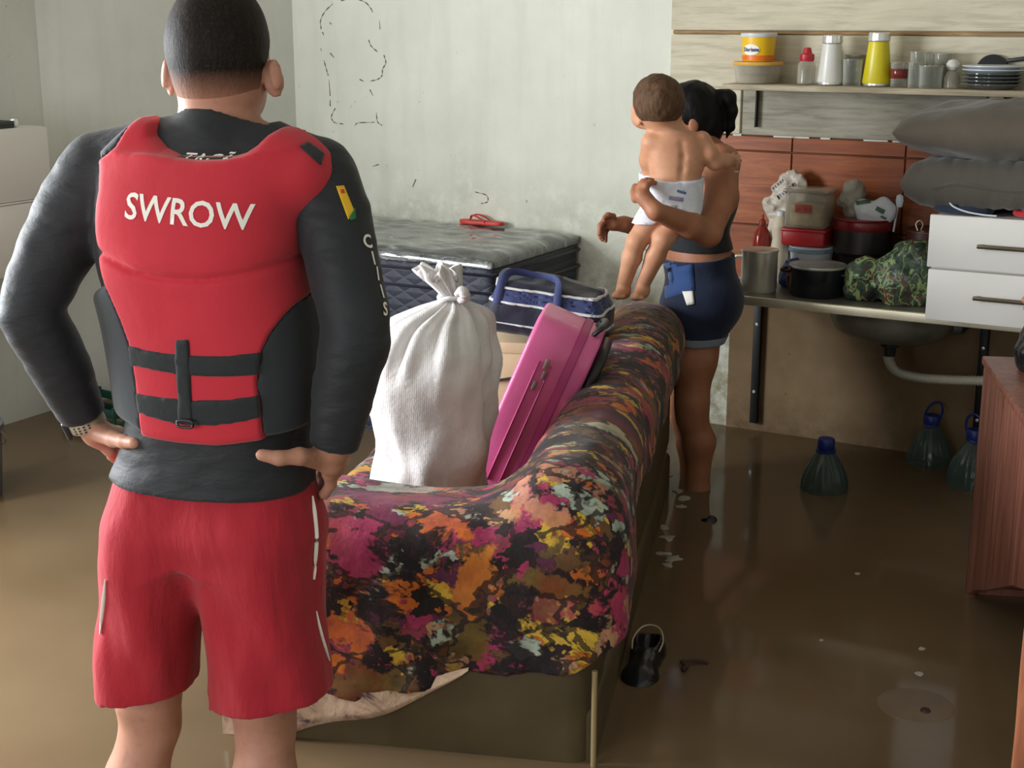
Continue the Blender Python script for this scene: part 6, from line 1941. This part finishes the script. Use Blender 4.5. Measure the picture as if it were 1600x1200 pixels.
glass('short clear glass between the white and yellow tumblers', -1.425, 4.975, 0.030, 0.085)
glass('taller clear glass behind the short one by the white tumbler', -1.435, 5.045, 0.032, 0.098)
glass('clear glass with a reddish print right of the yellow tumbler', -1.262, 4.965, 0.026, 0.078, 1.1, 'clear_red')
glass('tall straight clear glass in the middle of the shelf', -1.205, 5.010, 0.033, 0.112, 1.04)
glass('second tall clear glass behind the low glass cup', -1.135, 5.035, 0.033, 0.106, 1.04)
glass('low clear glass cup beside the plates', -1.150, 4.935, 0.036, 0.070, 1.1)
glass('narrow clear glass between the tall glass and the cup', -1.200, 4.932, 0.022, 0.080, 1.1)
o = room_thing('plastic_ball', 'small whitish bulb-shaped jar next to the plates', 'jar', -1.085, 4.960, ZS + .0005)
lathe_obj('jar_body', [(0.0, 0.0), (0.024, 0.0), (0.026, 0.03), (0.018, 0.05), (0.012, 0.056), (0.0, 0.057)], 'clear_plastic', o, seg=24)
lathe_obj('jar_knob', [(0.0, 0.056), (0.012, 0.058), (0.021, 0.068), (0.022, 0.078), (0.014, 0.090), (0.0, 0.094)], 'tumbler_white', o, seg=24)
clear('glass_smoky', srgb(120, 124, 120), 0.08, 0.5)
for k_ in range(6):
    m = 'glass_smoky' if k_ < 4 else 'plastic_white'; r_ = 0.100 if k_ < 4 else 0.098
    lab = ['bottom smoky glass plate of the stack on the shelf', 'second smoky glass plate from the bottom of the stack', 'third smoky glass plate from the bottom of the stack', 'topmost smoky glass plate under the white plates', 'lower of the two white plates on the stack', 'top white plate of the stack on the shelf'][k_]
    o = room_thing('plate', lab, 'plate', -0.955, 4.966, ZS + 0.0005 + 0.0115 * k_, 0, 'stacked plates on the shelf')
    lathe_obj('dish', [(0.0, 0.0), (0.055, 0.0), (0.062, 0.002), (r_, 0.0145), (r_, 0.0175), (0.060, 0.0062), (0.0, 0.005)], m, o, seg=40)
    lathe_obj('edge', [(r_ - 0.002, 0.0145), (r_ + 0.001, 0.0146), (r_ + 0.001, 0.0178), (r_ - 0.002, 0.0179)], m, o, seg=40)
o = room_thing('pan_lid', 'dark pan lid standing behind the plates', 'lid', -0.98, 5.071, ZS + 0.0005)
lathe_obj('lid_disc', [(0.0, 0.012), (0.05, 0.008), (0.052, 0.0), (0.054, 0.0), (0.052, 0.012), (0.0, 0.016)], 'enamel_black', o, Vector((0, 0, 0.054)), 32).rotation_euler = (math.radians(82), 0, 0)
box('handle', (0.045, -0.008, 0.088), (0.20, 0.004, 0.102), 'plastic_black', o, 0.004, rot=Matrix.Rotation(math.radians(-8), 3, 'Y'), org=(0.1, 0, 0.09))

# ---------------------------------------------------------------- wooden unit, post and black bag at the right edge
def wood_mat(name, a, b, c, rough=0.4):
    t = NT(name); g = t.noise(3, 7, 0.6, vec=t.mapping((14, 14, 0.9)), dist=0.8)
    col = t.ramp(g.outputs[0], [(0.3, c), (0.5, b), (0.7, a)])
    n2 = t.noise(2.2, 4); col = t.mix(t.ramp(n2.outputs[0], [(0.45, (0, 0, 0)), (0.7, (0.4,) * 3)]), col, c)
    t.set(color=col, rough=rough, spec=0.5); t.bump(g.outputs[0], 0.15, 0.003)


wood_mat('wood_red', srgb(142, 92, 76), srgb(118, 70, 56), srgb(84, 48, 38))
wood_mat('wood_orange', srgb(206, 138, 100), srgb(178, 108, 76), srgb(120, 76, 60))
wq = Vector((1.255, 3.72, 0.0)); wu = thing('wooden_cabinet', 'reddish-brown wooden cabinet standing in the water at the right', 'cabinet', wq, math.radians(-9))
ZW = 0.845
arch = [(0.0, 0.0), (0.0, ZW), (-0.9, ZW), (-0.9, 0.56), (-0.60, 0.46), (-0.30, 0.325), (-0.12, 0.25), (-0.04, 0.205), (-0.022, 0.0)]
poly_obj('side_panel', arch, 0.022, 'wood_red', wu, 'yz', 0.0, 0.002)
box('top_board', (-0.006, -0.902, ZW + 0.0005), (0.55, 0.004, ZW + 0.0225), 'wood_red', wu, 0.004)
box('back_panel', (0.0225, -0.020, 0.0), (0.548, 0.0, ZW), 'wood_red', wu, 0.002)
poly_obj('side_panel', arch, 0.022, 'wood_red', wu, 'yz', 0.5265, 0.002)
box('bottom_board', (0.0225, -0.90, 0.0), (0.5255, -0.021, 0.02), 'wood_red', wu, 0.002, loc=Vector((0, 0, 0.21))).rotation_euler = (math.radians(-22.5), 0, 0)
fr = Field((-0.12, -0.14, -0.01), (0.22, 0.16, 0.22), 0.006)
fr.ell((0.05, 0, 0.05), (0.13, 0.10, 0.09)); fr.ell((0.02, 0.0, 0.10), (0.08, 0.07, 0.06)); fr.noise(0.016, 16, 21, 3); fr.D = np.maximum(fr.D, -fr.xyz()[2] + 0 * fr.D)
bb = thing('rubbish_bag', 'shiny black plastic bag on the wooden cabinet at the right edge', 'bag', wq + Vector((0.105, -0.16, ZW + 0.0235)))
simple('bag_black', srgb(22, 24, 26), 0.22, var=0.1, bump=0.5, bscale=30)
fr.obj('bag_body', 'bag_black', bb, 1)
pp = aty(1592, 1075, 2.45)
post = thing('wooden_post', 'rough orange-brown wooden post at the right edge near the camera', 'post', Vector((pp.x, 2.45, 0.0)), math.radians(-20))
bm = bmesh.new(); bm_box(bm, (0.0, 0.0, 0.0), (0.10, 0.06, 0.90), 0.006, 2)
bmesh.ops.subdivide_edges(bm, edges=[e for e in bm.edges if abs(e.verts[0].co.z - e.verts[1].co.z) > 0.5], cuts=24)
for v in bm.verts: v.co.x += 0.003 * mnoise.noise(Vector((v.co.x * 20, v.co.y * 20, v.co.z * 6))); v.co.y += 0.003 * mnoise.noise(Vector((v.co.x * 20 + 7, v.co.y * 20, v.co.z * 6)))
bm_obj('timber', bm, 'wood_orange', post)
box('end_cap', (-0.004, -0.004, 0.9005), (0.104, 0.064, 0.915), 'wood_orange', post, 0.003)

# ---------------------------------------------------------------- water bottles standing in the flood
simple('cap_blue', srgb(24, 44, 120), 0.4, var=0.06)
clear('bottle_water', srgb(84, 104, 102), 0.14, 0.42)


def ribs(r, z, a): return r * (1 + (0.045 * math.cos(14 * a) if 0.14 < z < 0.335 else 0))


proto = None
for px, py, lab, sc_ in ((1291, 770, 'large water bottle with a blue cap standing alone in front of the wall', 1.0), (1446, 718, 'large water bottle with a raised carrying ring near the wall', 1.0), (1512, 752, 'large water bottle half hidden by the wooden cabinet', 1.05)):
    p = atz(px, py, WZ)
    o = thing('water_bottle', lab, 'bottle', Vector((p.x, p.y + (0.04 if px == 1291 else -0.04), 0.002)), random.Random(px).uniform(0, 3), 'large water bottles in the flood')
    o.scale = (sc_,) * 3
    lathe_obj('bottle_body', [(0.0, 0.0), (0.070, 0.0), (0.076, 0.01), (0.076, 0.205), (0.0755, 0.225), (0.070, 0.250), (0.060, 0.275), (0.050, 0.294), (0.040, 0.310), (0.032, 0.322), (0.024, 0.333), (0.022, 0.345), (0.0, 0.346)], 'bottle_water', o, seg=48, fn=ribs, sh=60)
    lathe_obj('cap', [(0.0, 0.340), (0.027, 0.340), (0.029, 0.344), (0.028, 0.372), (0.025, 0.376), (0.0, 0.376)], 'cap_blue', o, seg=24)
    if px != 1291:
        tube_obj('carry_ring', [(0.026 * math.cos(a), 0.026 * math.sin(a), 0.334) if 0 else (-0.028 + 0.045 * (1 - math.cos(a)) * 1.0, 0.028 * math.sin(a), 0.338 + 0.035 * (1 - math.cos(a))) for a in np.linspace(0, 2 * math.pi, 13)[:-1]], 0.0042, 'cap_blue', o, 6, 4, True)
    else:
        lathe_obj('carry_ring', [(0.027, 0.330), (0.034, 0.331), (0.034, 0.336), (0.027, 0.337)], 'cap_blue', o, seg=24)

# ---------------------------------------------------------------- things afloat
sp_ = atz(1006, 1040, WZ)
shoe = thing('shoe', 'black shoe with a white edge floating beside the sofa', 'shoe', Vector((sp_.x, sp_.y, WZ - 0.02)), math.radians(-14)); shoe.scale = (1.2, 1.15, 1.1)
Sh = Field((-0.07, -0.12, -0.03), (0.07, 0.13, 0.11), 0.0035)
Sh.ell((0, -0.055, 0.012), (0.040, 0.050, 0.036), 0.02); Sh.ell((0, 0.02, 0.016), (0.034, 0.07, 0.040), 0.02); Sh.ell((0, 0.065, 0.025), (0.036, 0.036, 0.050), 0.02)
Sh.ell((0, 0.055, 0.075), (0.024, 0.042, 0.045), 0.004, None, True)
Sh.obj('upper', 'bag_black', shoe, 2)
tube_obj('white_edge', [(0.028, 0.02, 0.046), (0.031, 0.055, 0.056), (0.020, 0.092, 0.066), (0.0, 0.102, 0.070), (-0.020, 0.092, 0.066), (-0.031, 0.055, 0.056), (-0.028, 0.02, 0.046)], 0.0018, 'plastic_cream', shoe, 6, 5)
p = atz(1085, 1042, WZ)
strap = thing('sandal_strap', 'black broken sandal strap floating beside the shoe', 'strap', Vector((p.x, p.y, WZ + 0.001)))
tube_obj('band', [(-0.030, -0.030, 0.002), (-0.022, -0.006, 0.006), (-0.030, 0.010, 0.008), (-0.010, 0.014, 0.008), (0.020, 0.018, 0.006), (0.036, 0.012, 0.002)], [0.006, 0.008, 0.006, 0.005, 0.006, 0.005], 'rubber_dark', strap, 8, 5, flat=0.5)
lathe_obj('stud', [(0.0, 0.0), (0.008, 0.002), (0.007, 0.008), (0.0, 0.010)], 'rubber_dark', strap, Vector((-0.028, -0.026, 0.002)), 12)
p = atz(1105, 813, WZ)
blob_t = thing('debris_lump', 'small black lump floating behind the shoe near the woman', 'debris', Vector((p.x, p.y, WZ - 0.008)))
lf = Field((-0.05, -0.05, -0.02), (0.05, 0.05, 0.04), 0.004); lf.ell((0, 0, 0.004), (0.026, 0.018, 0.014)); lf.ell((0.012, 0.004, 0.010), (0.012, 0.012, 0.010)); lf.noise(0.004, 40, 3, 2); lf.obj('lump', 'bag_black', blob_t, 1)
# foam scraps along the sofa
simple('foam_white', srgb(176, 170, 158), 0.7, var=0.1)
rs = random.Random(12)
labs = ['topmost', 'second', 'third', 'fourth', 'fifth', 'sixth', 'seventh', 'eighth', 'ninth', 'tenth', 'eleventh']
for k_, (px, py, s_) in enumerate(((1029, 700, .020), (1027, 716, .016), (1034, 743, .026), (1052, 768, .022), (1062, 780, .026), (1056, 792, .020), (1030, 826, .024), (1036, 842, .028), (1030, 866, .020), (1044, 874, .026), (1034, 884, .020))):
    p = atz(px, py, WZ); pts = []
    for i in range(11):
        a = 2 * math.pi * i / 11; r_ = s_ * rs.uniform(0.35, 1.0); pts.append((r_ * math.cos(a) * 1.1, r_ * math.sin(a) * 1.3))
    o = poly_obj('foam_scrap', pts, 0.005, 'foam_white', None, 'xy', 0.0, 0.001, Vector((p.x + 0.015, p.y, WZ - 0.001)), rs.uniform(0, 3))
    tag(o, '%s white foam scrap in the line floating along the sofa back, counted from the wall' % labs[k_], 'foam scrap', 'foam scraps along the sofa')
for px, py, s_, lab in ((1340, 897, .008, 'tiny white fleck afloat in front of the bottles'), (1283, 1001, .006, 'tiny white fleck afloat right of the sandal strap'), (1440, 1014, .010, 'small white fleck afloat near the pale film'), (1436, 1053, .012, 'pinkish fleck afloat above the sunken lid')):
    p = atz(px, py, WZ)
    pts = [(s_ * math.cos(a) * rs.uniform(.6, 1.2), s_ * math.sin(a) * rs.uniform(.6, 1.2)) for a in np.linspace(0, 2 * math.pi, 9)[:-1]]
    o = poly_obj('floating_fleck', pts, 0.003, 'foam_white', None, 'xy', 0.0, 0.0, Vector((p.x, p.y, WZ - 0.001))); tag(o, lab, 'fleck', 'flecks on the water')
simple('lid_murky', srgb(112, 94, 72), 0.35, var=0.12, scale=10)
p = atz(1430, 1102, WZ); o = thing('sunken_lid', 'pale round lid lying just at the water surface', 'lid', Vector((p.x, p.y, WZ - 0.004)))
lathe_obj('lid_disc', [(0.0, 0.0), (0.082, 0.0), (0.088, 0.002), (0.086, 0.005), (0.06, 0.0055), (0.0, 0.0052)], 'lid_murky', o, seg=40)
lathe_obj('knob', [(0.0, 0.005), (0.012, 0.005), (0.010, 0.010), (0.0, 0.011)], 'rubber_dark', o, Vector((0.015, -0.03, 0)), 14)
